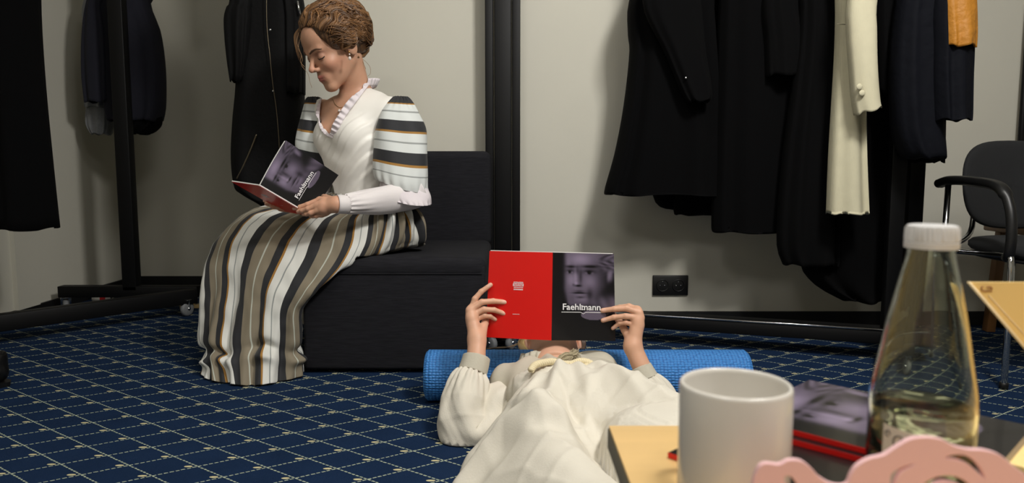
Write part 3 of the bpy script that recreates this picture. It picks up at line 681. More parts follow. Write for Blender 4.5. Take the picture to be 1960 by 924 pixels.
def slab_uv(fn, u0, u1, v0, v1, d0, d1, nu=20, nv=4, colf=None):
    a, f, _, c = sheet(fn, u0, u1, v0, v1, d0, nu, nv, colf); b = sheet(fn, u0, u1, v0, v1, d1, nu, nv)[0]
    n = nu*nv; F = list(f)+[tuple(i+n for i in q)[::-1] for q in f]
    e = [i*nv for i in range(nu)]+[(nu-1)*nv+j for j in range(1, nv)]+[i*nv+nv-1 for i in range(nu-2, -1, -1)]+[j for j in range(nv-2, 0, -1)]
    for i in range(len(e)):
        x, y = e[i], e[(i+1) % len(e)]; F.append((y, x, x+n, y+n))
    return np.concatenate([a, b]), F, None, (np.concatenate([c, c*0+lin((30, 28, 30)) if colf is portrait else c]) if c is not None else None)
def face_dir(t, g, fn, sgn=1): return g
RED = lambda u, v: np.tile(np.array(lin((222, 28, 22))), (len(np.atleast_1d(u)), 1))
title = text_mesh('Faehlmann', .014)
def put_text(fn, tv, u0, u1, vb, ratio, d=-.0006):
    """lettering lying on a cover: u0..u1 across, baseline vb, ratio = cover width / height"""
    v, f = tv; x = (v[:, 0]-v[:, 0].min())/(v[:, 0].max()-v[:, 0].min()); s = (u1-u0)/(v[:, 0].max()-v[:, 0].min())
    return fn(u0+(u1-u0)*x, vb-v[:, 1]*s*ratio, d), f
DARK = lambda u, v: np.tile(np.array(lin((15, 14, 17))), (len(np.atleast_1d(u)), 1))
def dark_cover(t, fn):
    o = mk('front_cover', G().add(*slab_uv(fn, 0, 1, 0, 1, 0, .0006, 12, 12, DARK)), m_print, t, col=True, ang=50)
    g = G()
    for k in range(14): g.add(*slab_uv(fn, .045, .075, .60+k*.009, .606+k*.009, -.0003, -.0001, 2, 2)[:2])
    mk('small_print', g, m_white, o, smooth=False)
def front_cover(t, fn, nm='front_cover', dense=1, ratio=.70):
    o = mk(nm, G().add(*slab_uv(fn, 0, 1, 0, 1, 0, .0006, int(110*dense), int(150*dense), portrait)), m_print, t, col=True, ang=50)
    p = t if o is None else o
    mk('title_lettering', G().add(*put_text(fn, title, .17, .77, .648, ratio)), m_white, p, smooth=False)
    g = G(); bars = [(.15, .455), (.535, .80)]
    for a, b in bars: g.add(*slab_uv(fn, a, b, .672, .678, -.0006, -.0002, 12, 2)[:2])
    for a, b, c_, d_ in ((.455, .672, .495, .690), (.495, .690, .535, .672)):
        U = np.array([a, c_, c_, a]); V = np.array([b, d_, d_+.006, b+.006]); g.add(fn(U, V, -.0006), [(0, 1, 2, 3)])
    for a, b in ((.448, .476),):   # flag of the l in the title
        g.add(*slab_uv(fn, .462, .484, .596, .604, -.0006, -.0002, 3, 2)[:2]); g.add(*slab_uv(fn, .462, .505, .641, .648, -.0006, -.0002, 3, 2)[:2])
    mk('title_rule', g, m_white, p, smooth=False)
    return o
def back_cover(t, fn):
    """fn takes u -1..0"""
    o = mk('back_cover', G().add(*slab_uv(fn, -1, 0, 0, 1, 0, .0006, 40, 30, RED)), m_print, t, col=True, ang=50)
    g = G(); q = lambda a, b, c_, d_: g.add(*slab_uv(fn, a, b, c_, d_, -.0006, -.0002, 3, 2)[:2])
    for s in (0, 1):
        x = -.595+s*.078
        q(x, x+.07, .345, .350); q(x, x+.006, .345, .395); q(x+.064, x+.07, .345, .395); q(x+.006, x+.064, .390, .395)
        q(x+.018, x+.026, .352, .388); q(x+.044, x+.052, .352, .388); q(x+.014, x+.056, .366, .371)
    q(-.603, -.595, .365, .395); q(-.447, -.439, .365, .395)
    for k in range(9): q(-.59+k*.0165, -.578+k*.0165, .405, .413)
    for k in range(9): q(-.59+k*.0165, -.580+k*.0165, .424, .440)
    for k in range(14): q(-.595+k*.0078, -.590+k*.0078, .714, .720)
    mk('publisher_mark', g, m_white, o, smooth=False)
    return o
def bil(a, b, c, d, bulge=0, nrm=None):
    """a top-spine, b top-outer, c bottom-outer, d bottom-spine"""
    a, b, c, d = [np.array(x) for x in (a, b, c, d)]
    n = np.cross(b-a, d-a); n /= np.linalg.norm(n)
    if n@(np.array([0, 0, CAM_H])-a) > 0: n = -n      # inward: away from the camera side
    if nrm is not None: n = np.array(nrm)
    def fn(u, v, dd):
        u = np.abs(np.atleast_1d(u))[:, None]; v = np.atleast_1d(v)[:, None]
        return (a*(1-u)+b*u)*(1-v)+(d*(1-u)+c*u)*v+n*(dd+bulge*np.sin(np.pi*u)*1.0)
    return fn
def open_magazine(t, ff, fb, thick=.003):
    front_cover(t, ff); back_cover(t, fb)
    for fn, s in ((ff, 1), (fb, -1)):
        a, b = (0.0, .985) if s > 0 else (-.985, 0.0)
        mk('pages', G().add(*slab_uv(fn, a, b, -.008, .992, .0010, .0010+thick, 20, 6)[:2]), m_page, t, ang=40)
# -- held up by the reclining person
t = thing('magazine', P(1056, 651, Y=1.845), 'open magazine with a red back cover held upright by the reclining person', 'magazine')
sp0, sp1 = P(1058, 483, Y=1.862), P(1055.5, 651, Y=1.85)
open_magazine(t, bil(sp0, P(1175, 486, Y=1.905), P(1178, 652.5, Y=1.893), sp1, .002), bil(sp0, P(937, 480, Y=1.905), P(930, 645, Y=1.893), sp1, -.002))
# -- held by the seated woman
t = thing('magazine', P(598, 418, Y=2.24), 'open magazine with a dark portrait cover held in her lap by the seated woman', 'magazine')
A0, A1 = P(497, 356, Y=2.13), P(596, 414, Y=2.23)
open_magazine(t, bil(A0, P(547, 268.5, Y=2.20), P(648, 335, Y=2.30), A1, .006), bil(A0, P(443, 348, Y=2.22), P(541, 404, Y=2.31), A1, .0), .0035)

# -- the stack on the table
def flat_mag(loc_c, ang, z, label, W=.17, H=.24, th=.0048, flip=False, spine=None):
    """loc_c: the corner at the top-left of the cover; ang: direction of the cover's downward edge"""
    dn = np.array([math.cos(ang), math.sin(ang), 0]); rt = np.array([-math.sin(ang), math.cos(ang), 0]); c0 = np.array([*loc_c, 0])
    fn = lambda u, v, d: c0+rt*(np.atleast_1d(u)[:, None]*W)+dn*(np.atleast_1d(v)[:, None]*H)+np.array([0, 0, 1])*(z+th-d)
    t = thing('magazine', c0+np.array([0, 0, z]), label, 'magazine', 'magazines stacked on the coffee table')
    (dark_cover if flip else front_cover)(t, fn)
    mk('pages', G().add(*slab_uv(fn, .004, .994, .003, .997, .0006, th-.0006, 3, 3)[:2]), m_page, t, smooth=False)
    mk('back_cover', G().add(*slab_uv(fn, 0, 1, 0, 1, th-.0006, th, 3, 3, RED)), m_print, t, col=True, smooth=False)
    mk('spine', G().add(*slab_uv(fn, -.003, .0, 0, 1, 0.0, th, 3, 3, RED)), m_print, t, col=True, smooth=False)
    return t
AN = -math.pi/4
e1, e2 = np.array([math.cos(AN), math.sin(AN)]), np.array([-math.sin(AN), math.cos(AN)])
z0 = TZ+.0003
tc_ = np.array([.262, .663]); top_c = tc_-e1*.056
flat_mag(np.array([.140, .633]), AN-.03, z0, 'magazine at the bottom of the table stack, its corner poking out left of the mug', flip=True)
flat_mag(top_c-e2*.012+e1*.03, AN+.03, z0+.0051, 'middle magazine of the table stack, its red edge showing below the top one', H=.235, flip=True)
flat_mag(top_c, AN, z0+.0102, 'topmost magazine of the table stack, portrait cover facing up behind the mug', H=.24)

# ------------------------------------------------------------------ glass bottle
m_glass = mat('clear_bottle_glass', (236, 240, 228), .02, Transmission_Weight=1.0, IOR=1.45)
m_juice = mat('pale_lemon_drink', (240, 238, 204), .02, Transmission_Weight=1.0, IOR=1.34)
m_cap = mat('white_screw_cap', (214, 213, 212), .38)
BC = P(1785, 430, Y=.548); bx, by = BC[0], BC[1]; bz0 = z0+.0051
def bz(py): return P(1780, py, Y=.548)[2]
def bw(a, b): return (b-a)/2/FPX*math.hypot(.548*CP, .0)*1.03
prof_px = [(483, 1740, 1821), (500, 1734, 1822), (547, 1718, 1827), (624, 1696, 1836), (693, 1677, 1841), (735, 1665, 1845), (760, 1661, 1847), (800, 1660, 1847)]
out = [(bw(a, b), bz(y)) for y, a, b in prof_px][::-1]
RB = out[0][0]
outer = [(.0001, bz0+.004), (RB-.008, bz0+.0015), (RB-.004, bz0), (RB-.001, bz0+.003), (RB, bz0+.010)]+[tuple(q) for q in cr(out, 26)]
neck_top = bz(440)
outer += [(.0158, neck_top), (.0150, neck_top+.001)]
wall = .0022
inner = [(max(r-wall, .0001), z) for r, z in outer if z > bz0+.012][::-1]
outer_l = outer+[(.0138, neck_top+.001)]+[(max(r, .003), z) for r, z in inner]+[(RB-.006, bz0+.007), (.0001, bz0+.009)]
t = thing('bottle', (bx, by, bz0), 'clear glass bottle with a white screw cap and pale drink on the table', 'bottle')
mk('glass_body', G().add(*lathe(outer_l, (bx, by, 0), 72, True)), m_glass, t)
lz = bz(772)
liq = [(.0001, bz0+.0095), (RB-.0064, bz0+.0076), (RB-wall-.0003, bz0+.014)]+[(r-.0003, z) for r, z in inner[::-1] if z < lz-.001]
liq += [(liq[-1][0], lz), (liq[-1][0]-.0012, lz-.0006), (.0001, lz-.0006)]
mk('drink', G().add(*lathe(liq, (bx, by, 0), 72, True)), m_juice, t)
ct = float(BC[2]); ch = bz(430)-bz(474); cw = bw(1739, 1830)
th = np.linspace(0, 2*math.pi, 144, endpoint=False); V = []
for r, z, k in ((0.0001, ct, 0), (cw-.003, ct, 0), (cw-.0012, ct-.0006, 0), (cw-.0002, ct-.003, 1), (cw, ct-ch*.62, 1), (cw+.0002, ct-ch*.66, 0), (cw-.0004, ct-ch*.70, 0), (cw+.0004, ct-ch*.74, 0), (cw+.0002, ct-ch, 0), (cw-.0015, ct-ch, 0), (cw-.0016, ct-.004, 0), (.0001, ct-.003, 0)):
    R = r+k*.0004*np.sign(np.sin(36*th)); V.append(np.stack([bx+R*np.cos(th), by+R*np.sin(th), z+0*th], 1))
mk('screw_cap', G().add(np.array(V).reshape(-1, 3), grid(len(V), 144, True)), m_cap, t, ang=40)
# paper label wrapped on the glass
m_label = mat('label_paper', (206, 202, 190), .6); m_ink = mat('label_ink', (70, 66, 62), .6)
def lab(a, z, r): return np.stack([bx+r*np.cos(a), by+r*np.sin(a), z], -1)
a0 = math.radians(-100); a_ = np.linspace(a0-1.05, a0-.38, 20)
ztop = bz(797)
V = np.concatenate([lab(a_, ztop+0*a_+(a_-a_[0])*-.004, RB+.0003), lab(a_, ztop-.075+0*a_, RB+.0003)])
lb = mk('label', G().add(V, grid(2, 20)), m_label, t)
g = G()
for pts in ([(-.72+.12*math.cos(q)*(1-q*.06), -.012+.0058*math.sin(q)*(1-q*.06)) for q in np.linspace(0, 7.5, 50)], [(-.94+.05*math.cos(q), -.007+.002*math.sin(q)) for q in np.linspace(0, 5, 20)], [(-.98+.5*k, -.026-.002*math.sin(9*k)) for k in np.linspace(0, 1, 30)]):
    p = np.array(pts); v, f, _ = tube(lab(a0+p[:, 0], ztop+p[:, 1], RB+.0005), .0005, 5); g.add(v, f)
mk('label_drawing', g, m_ink, lb)

# ------------------------------------------------------------------ pink scalloped stand
m_pink = mat('matt_pink_board', (238, 194, 196), .55, spec=.25)
def plate(name, outline, holes, Yp, tilt, thick, m, label, cat):
    """a cut-out board: outlines are picked at depth Yp, stand on the table and lean back by tilt"""
    def w(p): q = P(p[0], p[1], Y=Yp); return np.array([q[0], q[2]-TZ])
    c = bpy.data.curves.new('c', 'CURVE'); c.dimensions = '2D'; c.fill_mode = 'BOTH'; c.extrude = thick/2-.0006; c.bevel_depth = .0006; c.bevel_resolution = 2
    for pl in [outline]+holes:
        pts = np.array([w(p) for p in pl]); s = c.splines.new('POLY'); s.points.add(len(pts)-1); s.use_cyclic_u = True
        for i, q in enumerate(pts): s.points[i].co = (q[0], q[1], 0, 1)
    o = bpy.data.objects.new('c', c); S.collection.objects.link(o); me = bpy.data.meshes.new_from_object(o.evaluated_get(bpy.context.evaluated_depsgraph_get()))
    v = np.array([q.co[:] for q in me.vertices]); f = [tuple(p.vertices) for p in me.polygons]; bpy.data.objects.remove(o)
    X, Z, D = v[:, 0], v[:, 1], v[:, 2]; h0 = .30*0+Z.max()*.9
    V = np.stack([X, Yp+(Z-h0)*math.sin(tilt)+D*math.cos(tilt), TZ+Z*1.0-D*math.sin(tilt)], 1)
    return mk(name, G().add(V, f), m, smooth=True, label=label, cat=cat, ang=35) if label else (V, f)
sc = lambda pts, n=120: cr(np.array(pts, float), n, True)
outl = sc([(1446, 1010), (1440, 935), (1448, 900), (1462, 886), (1490, 888), (1508, 880), (1530, 881), (1548, 893), (1566, 912), (1592, 926), (1618, 926), (1629, 905), (1640, 890), (1662, 877), (1690, 870), (1712, 856), (1740, 840), (1770, 836), (1798, 840), (1822, 852), (1850, 859), (1882, 861), (1910, 870), (1935, 890), (1960, 908), (1990, 925), (2010, 960), (2015, 1020), (1980, 1080), (1900, 1112), (1750, 1118), (1580, 1112), (1480, 1080)], 220)
h1 = [(1802, 874), (1822, 867), (1845, 868), (1864, 880), (1877, 897), (1884, 916), (1868, 903), (1850, 888), (1828, 879)]
h2 = [(1700, 925), (1702, 905), (1716, 894), (1738, 886), (1758, 883), (1738, 892), (1722, 903), (1712, 925), (1714, 950), (1704, 945)]
h3 = [(1762, 925), (1782, 912), (1806, 906), (1832, 910), (1856, 926), (1868, 950), (1848, 936), (1826, 924), (1800, 920), (1780, 930)]
h4 = [(1500, 925), (1498, 911), (1508, 906), (1520, 916), (1530, 935), (1526, 960), (1512, 950)]
h5 = [(1770, 985), (1800, 975), (1830, 990), (1820, 1020), (1790, 1030), (1768, 1010)]
plate('napkin_stand', outl, [cr(h, 30, True) for h in (h1, h2, h3, h4, h5)], .445, .0, .004, m_pink, 'pink scalloped cut-out board standing at the front of the table, right of the mug', 'decoration')

# ------------------------------------------------------------------ flared kraft box and small box at the right edge
m_kraft = mat('kraft_board', (244, 212, 142), .6, var=.03, vscale=14, bump=.15, bscale=90)
m_kraft2 = mat('kraft_board_edge', (238, 214, 168), .7)
KY = .66; ta, tb = P(1853, 540, Y=KY), P(1853+118*2.0, 540+137*2.0, Y=KY)
kz = float(ta[2]); s_ = (tb[0]-ta[0])/(ta[2]-tb[2]); kx0 = float(ta[0]); kb = kx0+s_*(kz-TZ-.0003)
t = thing('kraft_card', (kb+.1, KY+.05, TZ), 'kraft cardboard sheet with a slanting left edge, propped up right of the bottle', 'card')
W_ = .30; dep = .22; zb = TZ+.0003
q = np.array([(kx0, KY, kz), (kx0+W_+.2, KY, kz), (kb+W_-.05, KY, zb), (kb, KY, zb)])
q2 = np.array([(kx0+.055, KY+dep, kz), (kx0+W_+.14, KY+dep, kz), (kb+W_-.09, KY+dep, zb), (kb+.035, KY+dep, zb)])
def wall4(a, b, c, d, th=.0025):
    p = np.array([a, b, c, d]); n = np.cross(p[1]-p[0], p[3]-p[0]); n /= np.linalg.norm(n)
    v = np.concatenate([p, p+n*th]); return v, [(0, 1, 2, 3), (7, 6, 5, 4), (0, 4, 5, 1), (1, 5, 6, 2), (2, 6, 7, 3), (3, 7, 4, 0)]
mk('front_panel', G().add(*wall4(*q[::1])), m_kraft, t, smooth=False)
pp = np.array([q[3]+[.03, .004, .004], q[3]+[.10, .004, .004], q[3]+[.10, .075, 0], q[3]+[.03, .075, 0]])
g = G(); v, f = bar(q[3]+[.06, .004, .085], q[3]+[.06, .07, .001], .05, .002, .0005); mk('rear_strut', g.add(v, f), m_kraft, t)
e = q[0]+np.array([0, -.001, .0]); v, f, _ = tube([e, q[3]+np.array([0, -.001, 0])], .0014, 8); mk('folded_edge', G().add(v, f), m_kraft2, t)
dv = np.array([.012, 0, 0]); v, f, _ = tube([q[0]+dv*1.6+[0, -.0004, -.012], q[3]+dv+[0, -.0004, .004]], .0005, 6); mk('score_line', G().add(v, f), m_kraft2, t)
g = G(); c0 = P(1887, 552, Y=KY-.0008)
for r, a0, a1 in ((.0035, 2.2, 5.5), (.0022, -1, 2.5)):
    qs = np.linspace(a0, a1, 16); v, f, _ = tube(np.stack([c0[0]+r*np.cos(qs)*1.2+(.003 if r < .003 else 0), 0*qs+c0[1], c0[2]+r*.7*np.sin(qs)], 1), .0005, 5); g.add(v, f)
v, f, _ = tube([c0+[-.004, 0, -.002], c0+[.006, 0, -.0025]], .0004, 5); g.add(v, f)
mk('stamp', g, mat('stamp_ink', (150, 96, 60), .8), t)
t = thing('wooden_box', (.52, .50, TZ), 'small wooden box with a taped edge in the lower right corner', 'box')
a = P(1920, 884, z=TZ+.02); b = P(1965, 832, z=TZ+.02); d = (b-a)/np.linalg.norm(b-a)
R_ = rotz(math.atan2(d[1], d[0]))
v, f = box((0, -.09, 0), (.12, 0, .02), .0015); v = v@R_.T+np.array([a[0], a[1], TZ+.0002]); mk('body', G().add(v, f), m_kraft, t, ang=30)
v, f = box((-.0006, -.004, .004), (.1206, .0006, .0206), .0006); v = v@R_.T+np.array([a[0], a[1], TZ+.0002]); mk('tape', G().add(v, f), mat('glossy_tape', (150, 128, 96), .2), t, ang=30)

def project(fn, p, it=6, off=0):
    p = np.array(p, float); e = 1e-3
    for _ in range(it):
        d = fn(p.astype(np.float32))-off; g = np.stack([(fn((p+np.eye(3)[i]*e).astype(np.float32))-fn((p-np.eye(3)[i]*e).astype(np.float32)))/(2*e) for i in range(3)], 1)
        g /= (np.linalg.norm(g, axis=1)[:, None]+1e-9); p = p-g*d[:, None]*.9
    return p

# ------------------------------------------------------------------ people: heads
def sph(p, c, r): return np.linalg.norm(p-np.asarray(c, np.float32), axis=1)-r
def head_sdf(q, closed=True, ears=True, open_=0):
    """face looks along +Y, up is +Z, the middle between the ears is the origin; metres"""
    x = np.abs(q[:, 0]); m = np.stack([x, q[:, 1], q[:, 2]], 1)
    d = sell(q, (0, -.018, .034), (.074, .094, .086))
    d = smin(d, sell(q, (0, .026, -.022), (.055, .058, .084)), .028)
    d = smin(d, sseg(m, (.042, -.006, -.048), (.012, .060, -.100), .018, .012), .024)
    d = smin(d, sell(q, (0, .066, -.100), (.020, .017, .016)), .018)
    d = smin(d, sell(q, (0, .045, .045), (.058, .042, .045)), .03)
    d = smin(d, sell(m, (.037, .056, -.030), (.022, .022, .020)), .02)          # cheekbones
    d = smin(d, sseg(m, (.040, .073, .019), (.010, .086, .013), .0075), .014)   # brow
    d = smax(d, -sell(m, (.034, .094, -.003), (.021, .019, .014)), .010)        # eye hollow
    d = smin(d, sph(m, (.0325, .0705, -.003), .0135), .003)                       # lid over the eyeball
    d = smin(d, sseg(q, (0, .083, .006), (0, .103, -.030), .0055, .0075), .012) # nose
    d = smin(d, sell(q, (0, .104, -.033), (.0082, .0088, .0078)), .008)
    d = smin(d, sell(m, (.0115, .092, -.037), (.0065, .0095, .0065)), .006)
    d = smax(d, -sell(m, (.0065, .100, -.0445), (.0035, .0055, .0045)), .003)
    d = smin(d, sell(q, (0, .075, -.066), (.028, .015, .022)), .014)            # mouth mound
    d = smin(d, sseg(m, (.0, .0925, -.0610), (.021, .080, -.0655), .0042, .0020), .005)
    d = smin(d, sseg(m, (.0, .0905, -.0710), (.017, .081, -.0690), .0052, .0022), .005)
    d = smax(d, -sseg(m, (.0, .0985, -.0662), (.020, .084, -.0668), .0014, .0004), .003)
    d = smax(d, -sell(q, (0, .090, -.0835), (.016, .006, .004)), .008)
    if ears:
        e = sell(m, (.078, -.012, -.004), (.007, .019, .031)); e = smax(e, -sell(m, (.086, -.009, .002), (.006, .010, .018)), .004)
        d = smin(d, e, .006)
    return d
def head_frame(center, fwd, up, s):
    f = np.array(fwd, float); f /= np.linalg.norm(f); u = np.array(up, float); u -= f*(u@f); u /= np.linalg.norm(u); r = np.cross(f, u)
    return np.array(center, float), np.array([r, f, u]), s          # rows: local axes in the room
def to_local(p, H): c, R, s = H; return ((p-c.astype(np.float32))@R.T.astype(np.float32)/s)
def to_world(q, H): c, R, s = H; return np.asarray(q, float)*s@R+c
SK = dict(skin=(208, 158, 130), lip=(158, 82, 76), blush=(196, 124, 104), lid=(122, 78, 68), brow=(92, 62, 44))
def skin_col(v, H=None, nails=(), tone=(200, 153, 126)):
    base = np.array(lin(tone)); c = np.tile(base, (len(v), 1)); n = noise3(v, 45, 2)[:, None]; c = c*(1+.035*n)
    def mixin(w, col): 
        nonlocal c; c = c*(1-w[:, None])+np.array(lin(col))*w[:, None]
    if H is not None:
        q = to_local(v, H); x = np.abs(q[:, 0]); g = lambda cx, cy, cz, r: np.exp(-(((x-cx)/r[0])**2+((q[:, 1]-cy)/r[1])**2+((q[:, 2]-cz)/r[2])**2))
        mixin(.45*g(.045, .055, -.035, (.022, .04, .02)), SK['blush']); mixin(.35*g(0, .11, -.035, (.014, .02, .014)), SK['blush'])
        mixin(.55*g(.034, .08, .004, (.020, .03, .010)), SK['lid'])
        w1 = np.clip(1.6*g(0, .092, -.0615, (.019, .02, .0048)), 0, 1)*(q[:, 1] > .072); w2 = np.clip(1.6*g(0, .09, -.0715, (.016, .02, .0055)), 0, 1)*(q[:, 1] > .072)
        mixin(np.clip(np.maximum(w1, w2), 0, .85), SK['lip']); mixin(.7*g(0, .09, -.0664, (.022, .02, .0013))*(q[:, 1] > .07), (90, 40, 38))
    for p, d, r in nails:
        w = np.clip(1.4-np.linalg.norm(v-p, axis=1)/r, 0, 1)*((v-p)@d > -r*.2); mixin(w*.6, (232, 190, 176))
    return c
m_skin = mat('skin', (208, 158, 130), .48, attr=True, sss=.15, spec=.4, bump=.12, bscale=900, bdist=.0004)
m_brow = mat('brow_hair', (84, 58, 42), .7); m_lash = mat('lashes', (34, 24, 22), .6)
m_eyew = mat('eye_white', (216, 208, 200), .2); m_iris = mat('iris', (60, 70, 66), .1)
def face_bits(t, H, eyes=True):
    to_surf = lambda p, o: project(lambda q: head_sdf(q), p, 8, o)
    for s in (-1, 1):
        b = cr([(s*.012, .0925, .0135), (s*.026, .0905, .0195), (s*.040, .0835, .0215), (s*.052, .0715, .0165)], 16)
        b = to_surf(b, .0004); mk('eyebrow', G().add(*tube(to_world(b, H), np.interp(np.linspace(0, 1, 16), [0, .3, 1], [.0022, .0032, .0010])*H[2], 8)[:2]), m_brow, t)
        a = np.linspace(-1, 1, 14); l = np.stack([s*(.032+.0135*a), .0805-.0055*a**2*1.2-.004*np.maximum(a, 0)**2, -.0092+.0028*a**2], 1)
        l = to_surf(l, .0004); mk('eyelashes', G().add(*tube(to_world(l, H), .0016*H[2], 6)[:2]), m_lash, t)
def local_hair_wave(p, k, amp, ph): return p
# hands: every finger is its own chain, rooted in the palm
def hand_sdf(p, W, K, F, T, r=.0085, palm=.0125, arm=None, ar=(.024, .030)):
    """W wrist, K knuckles, F finger joints (3 points after each knuckle), T thumb joints (4)"""
    d = sseg(p, W, (W*.5+K[1]*.25+K[2]*.25), .0185, palm*1.15)
    for k in K: d = smin(d, sseg(p, W+(k-W)*.12, k, palm*1.1, palm*.82), .012)
    for i in range(len(K)-1): d = smin(d, sseg(p, K[i]*.75+W*.25, K[i+1]*.75+W*.25, palm*.9), .010)
    fs = None
    for i, (k, j) in enumerate(zip(K, F)):
        s = [1, 1.04, 1, .86][i]*r; ch = [k]+list(j); e = None
        for a, (u, v) in enumerate(zip(ch[:-1], ch[1:])):
            q = sseg(p, u, v, s*(1.06-.10*a), s*(.98-.11*a)); e = q if e is None else smin(e, q, .003)
        fs = e if fs is None else np.minimum(fs, e)
    d = smin(d, fs, .005)
    e = sseg(p, T[0], T[1], palm*1.15, r*1.2)
    for a in (1, 2): e = smin(e, sseg(p, T[a], T[a+1], r*(1.2-.12*(a-1)), r*(1.1-.16*(a-1))), .004)
    d = smin(d, e, .009)
    if arm is not None: d = smin(d, sseg(p, W, arm, ar[0], ar[1]), .014)
    return d
def bbox(pts, pad): p = np.array(pts); return p.min(0)-pad, p.max(0)+pad
def finger(k, tip, bend, n=np.array([0, 0, 1.])):
    """three joints from a knuckle to the tip, arched by bend along n"""
    k, tip = np.array(k), np.array(tip); n = np.array(n, float)/np.linalg.norm(n)
    return [k+(tip-k)*.45+n*bend, k+(tip-k)*.76+n*bend*.75, tip]

# ================================================================== the seated woman
# ---- skirt: columns follow the woven stripes, rows run from waist to hem
cols = {
 -1: [(640, 372, 2.53), (560, 388, 2.60), (500, 402, 2.58), (440, 446, 2.50), (408, 490, 2.42), (393, 530, 2.37), (388, 572, 2.34), (385, 615, 2.32), (386, 652, 2.31), (398, 688, 2.27), (392, 716, 2.225)],
  0: [(652, 374, 2.43), (575, 394, 2.52), (506, 404, 2.47), (469, 428, 2.40), (446, 464, 2.35), (437, 506, 2.31), (436, 551, 2.28), (429, 600, 2.25), (422, 645, 2.22), (424, 688, 2.18), (430, 731, 2.14)],
  1: [(672, 378, 2.36), (630, 400, 2.38), (585, 421, 2.37), (554, 456, 2.30), (537, 493, 2.25), (521, 526, 2.225), (509, 562, 2.205), (505.5, 600, 2.19), (504, 642, 2.175), (501, 688, 2.155), (499, 738, 2.118)],
  2: [(700, 386, 2.34), (690, 405, 2.33), (680, 419, 2.32), (677, 440, 2.28), (669, 474, 2.245), (645, 515, 2.225), (604, 556, 2.205), (577, 592, 2.215), (576, 640, 2.225), (577, 684, 2.235), (579, 716, 2.232)],
  3: [(735, 392, 2.32), (740, 402, 2.31), (741, 418, 2.30), (738, 442, 2.29), (728, 474, 2.285), (705, 492, 2.30), (600, 505, 2.36), (562, 560, 2.38), (558, 620, 2.38), (556, 670, 2.38), (553, 704, 2.36)],
  4: [(765, 395, 2.36), (776, 404, 2.34), (781, 420, 2.34), (783, 440, 2.34), (780, 462, 2.35), (760, 476, 2.38), (640, 478, 2.50), (548, 540, 2.50), (544, 610, 2.50), (541, 660, 2.50), (538, 693, 2.47)],
  5: [(775, 390, 2.48), (792, 402, 2.44), (800, 422, 2.43), (803, 442, 2.43), (800, 460, 2.44), (780, 466, 2.50), (650, 458, 2.64), (525, 520, 2.62), (518, 600, 2.60), (512, 650, 2.58), (508, 682, 2.56)],
  6: [(705, 380, 2.58), (700, 392, 2.66), (680, 405, 2.70), (640, 420, 2.72), (590, 432, 2.72), (540, 452, 2.70), (490, 480, 2.66), (452, 520, 2.60), (440, 600, 2.56), (432, 650, 2.54), (430, 684, 2.52)],
}
ctl = np.array([[P(a, b, Y=c) for a, b, c in cols[k]] for k in range(-1, 7)])    # u, v, 3
ctl[:, -1, 2] = .004
NU, NV = 480, 150
A_ = cr(ctl.reshape(8, -1), NU, True).reshape(NU, 11, 3)
Bv = cr(A_.transpose(1, 0, 2).reshape(11, -1), NV).reshape(NV, NU, 3)
us = -1+8*np.arange(NU)/NU
nr = vnormals(Bv.reshape(-1, 3), grid(NV, NU, True)).reshape(NV, NU, 3)
vv = np.linspace(0, 1, NV)[:, None]; uu = us[None]
if (nr[70, int(NU*2/8)]@np.array([0, -1, 0])) < 0: nr = -nr
vis = 1
disp = (.010*np.sin(2*math.pi*(uu*1.5)+3*vv+1.0)*np.clip(vv*2.2-.9, 0, 1)*(1.2-vv*.4)
        + .006*np.sin(2*math.pi*(uu*3.1)+9*vv)*np.clip(vv*2-1.0, 0, 1)
        + .006*np.sin(2*math.pi*uu*3+4)*np.exp(-((vv-.0)/.14)**2)
        + .022*np.exp(-((vv-.90-.012*np.sin(uu*5))/.022)**2)*(.55+.45*np.sin(uu*7.3+.6))
        - .024*np.exp(-((vv-.855-.02*np.sin(uu*4+1))/.022)**2)*(.6+.4*np.sin(uu*6+2)))
pos = Bv+nr*disp[..., None]
pos = pos+nr*(.0045*noise3(pos.reshape(-1, 3), 22, 7).reshape(NV, NU)*np.clip(vv*4, 0, 1))[..., None]
hipf = np.clip((uu-2.4)/.6, 0, 1)*np.clip((5.4-uu)/.5, 0, 1)*np.exp(-((vv-.22)/.17)**2)
pos = pos+nr*(.014*hipf*np.sin(2*math.pi*uu*2.2+6*vv))[..., None]
pos[..., 2] = np.maximum(pos[..., 2], .003)
# keep clear of the lounge chair
ins_ = (pos[..., 0] > X0-.006) & (pos[..., 1] > 2.246) & (pos[..., 2] < .372)
up_ = ins_ & (pos[..., 2] > .30); pos[..., 2] = np.where(up_, .3735, pos[..., 2])
lf_ = ins_ & ~up_; pos[..., 0] = np.where(lf_ & (pos[..., 0] < X0+.2), X0-.006, pos[..., 0])
UV = np.stack(np.broadcast_arrays(uu+1+0*vv, vv+0*uu), -1)
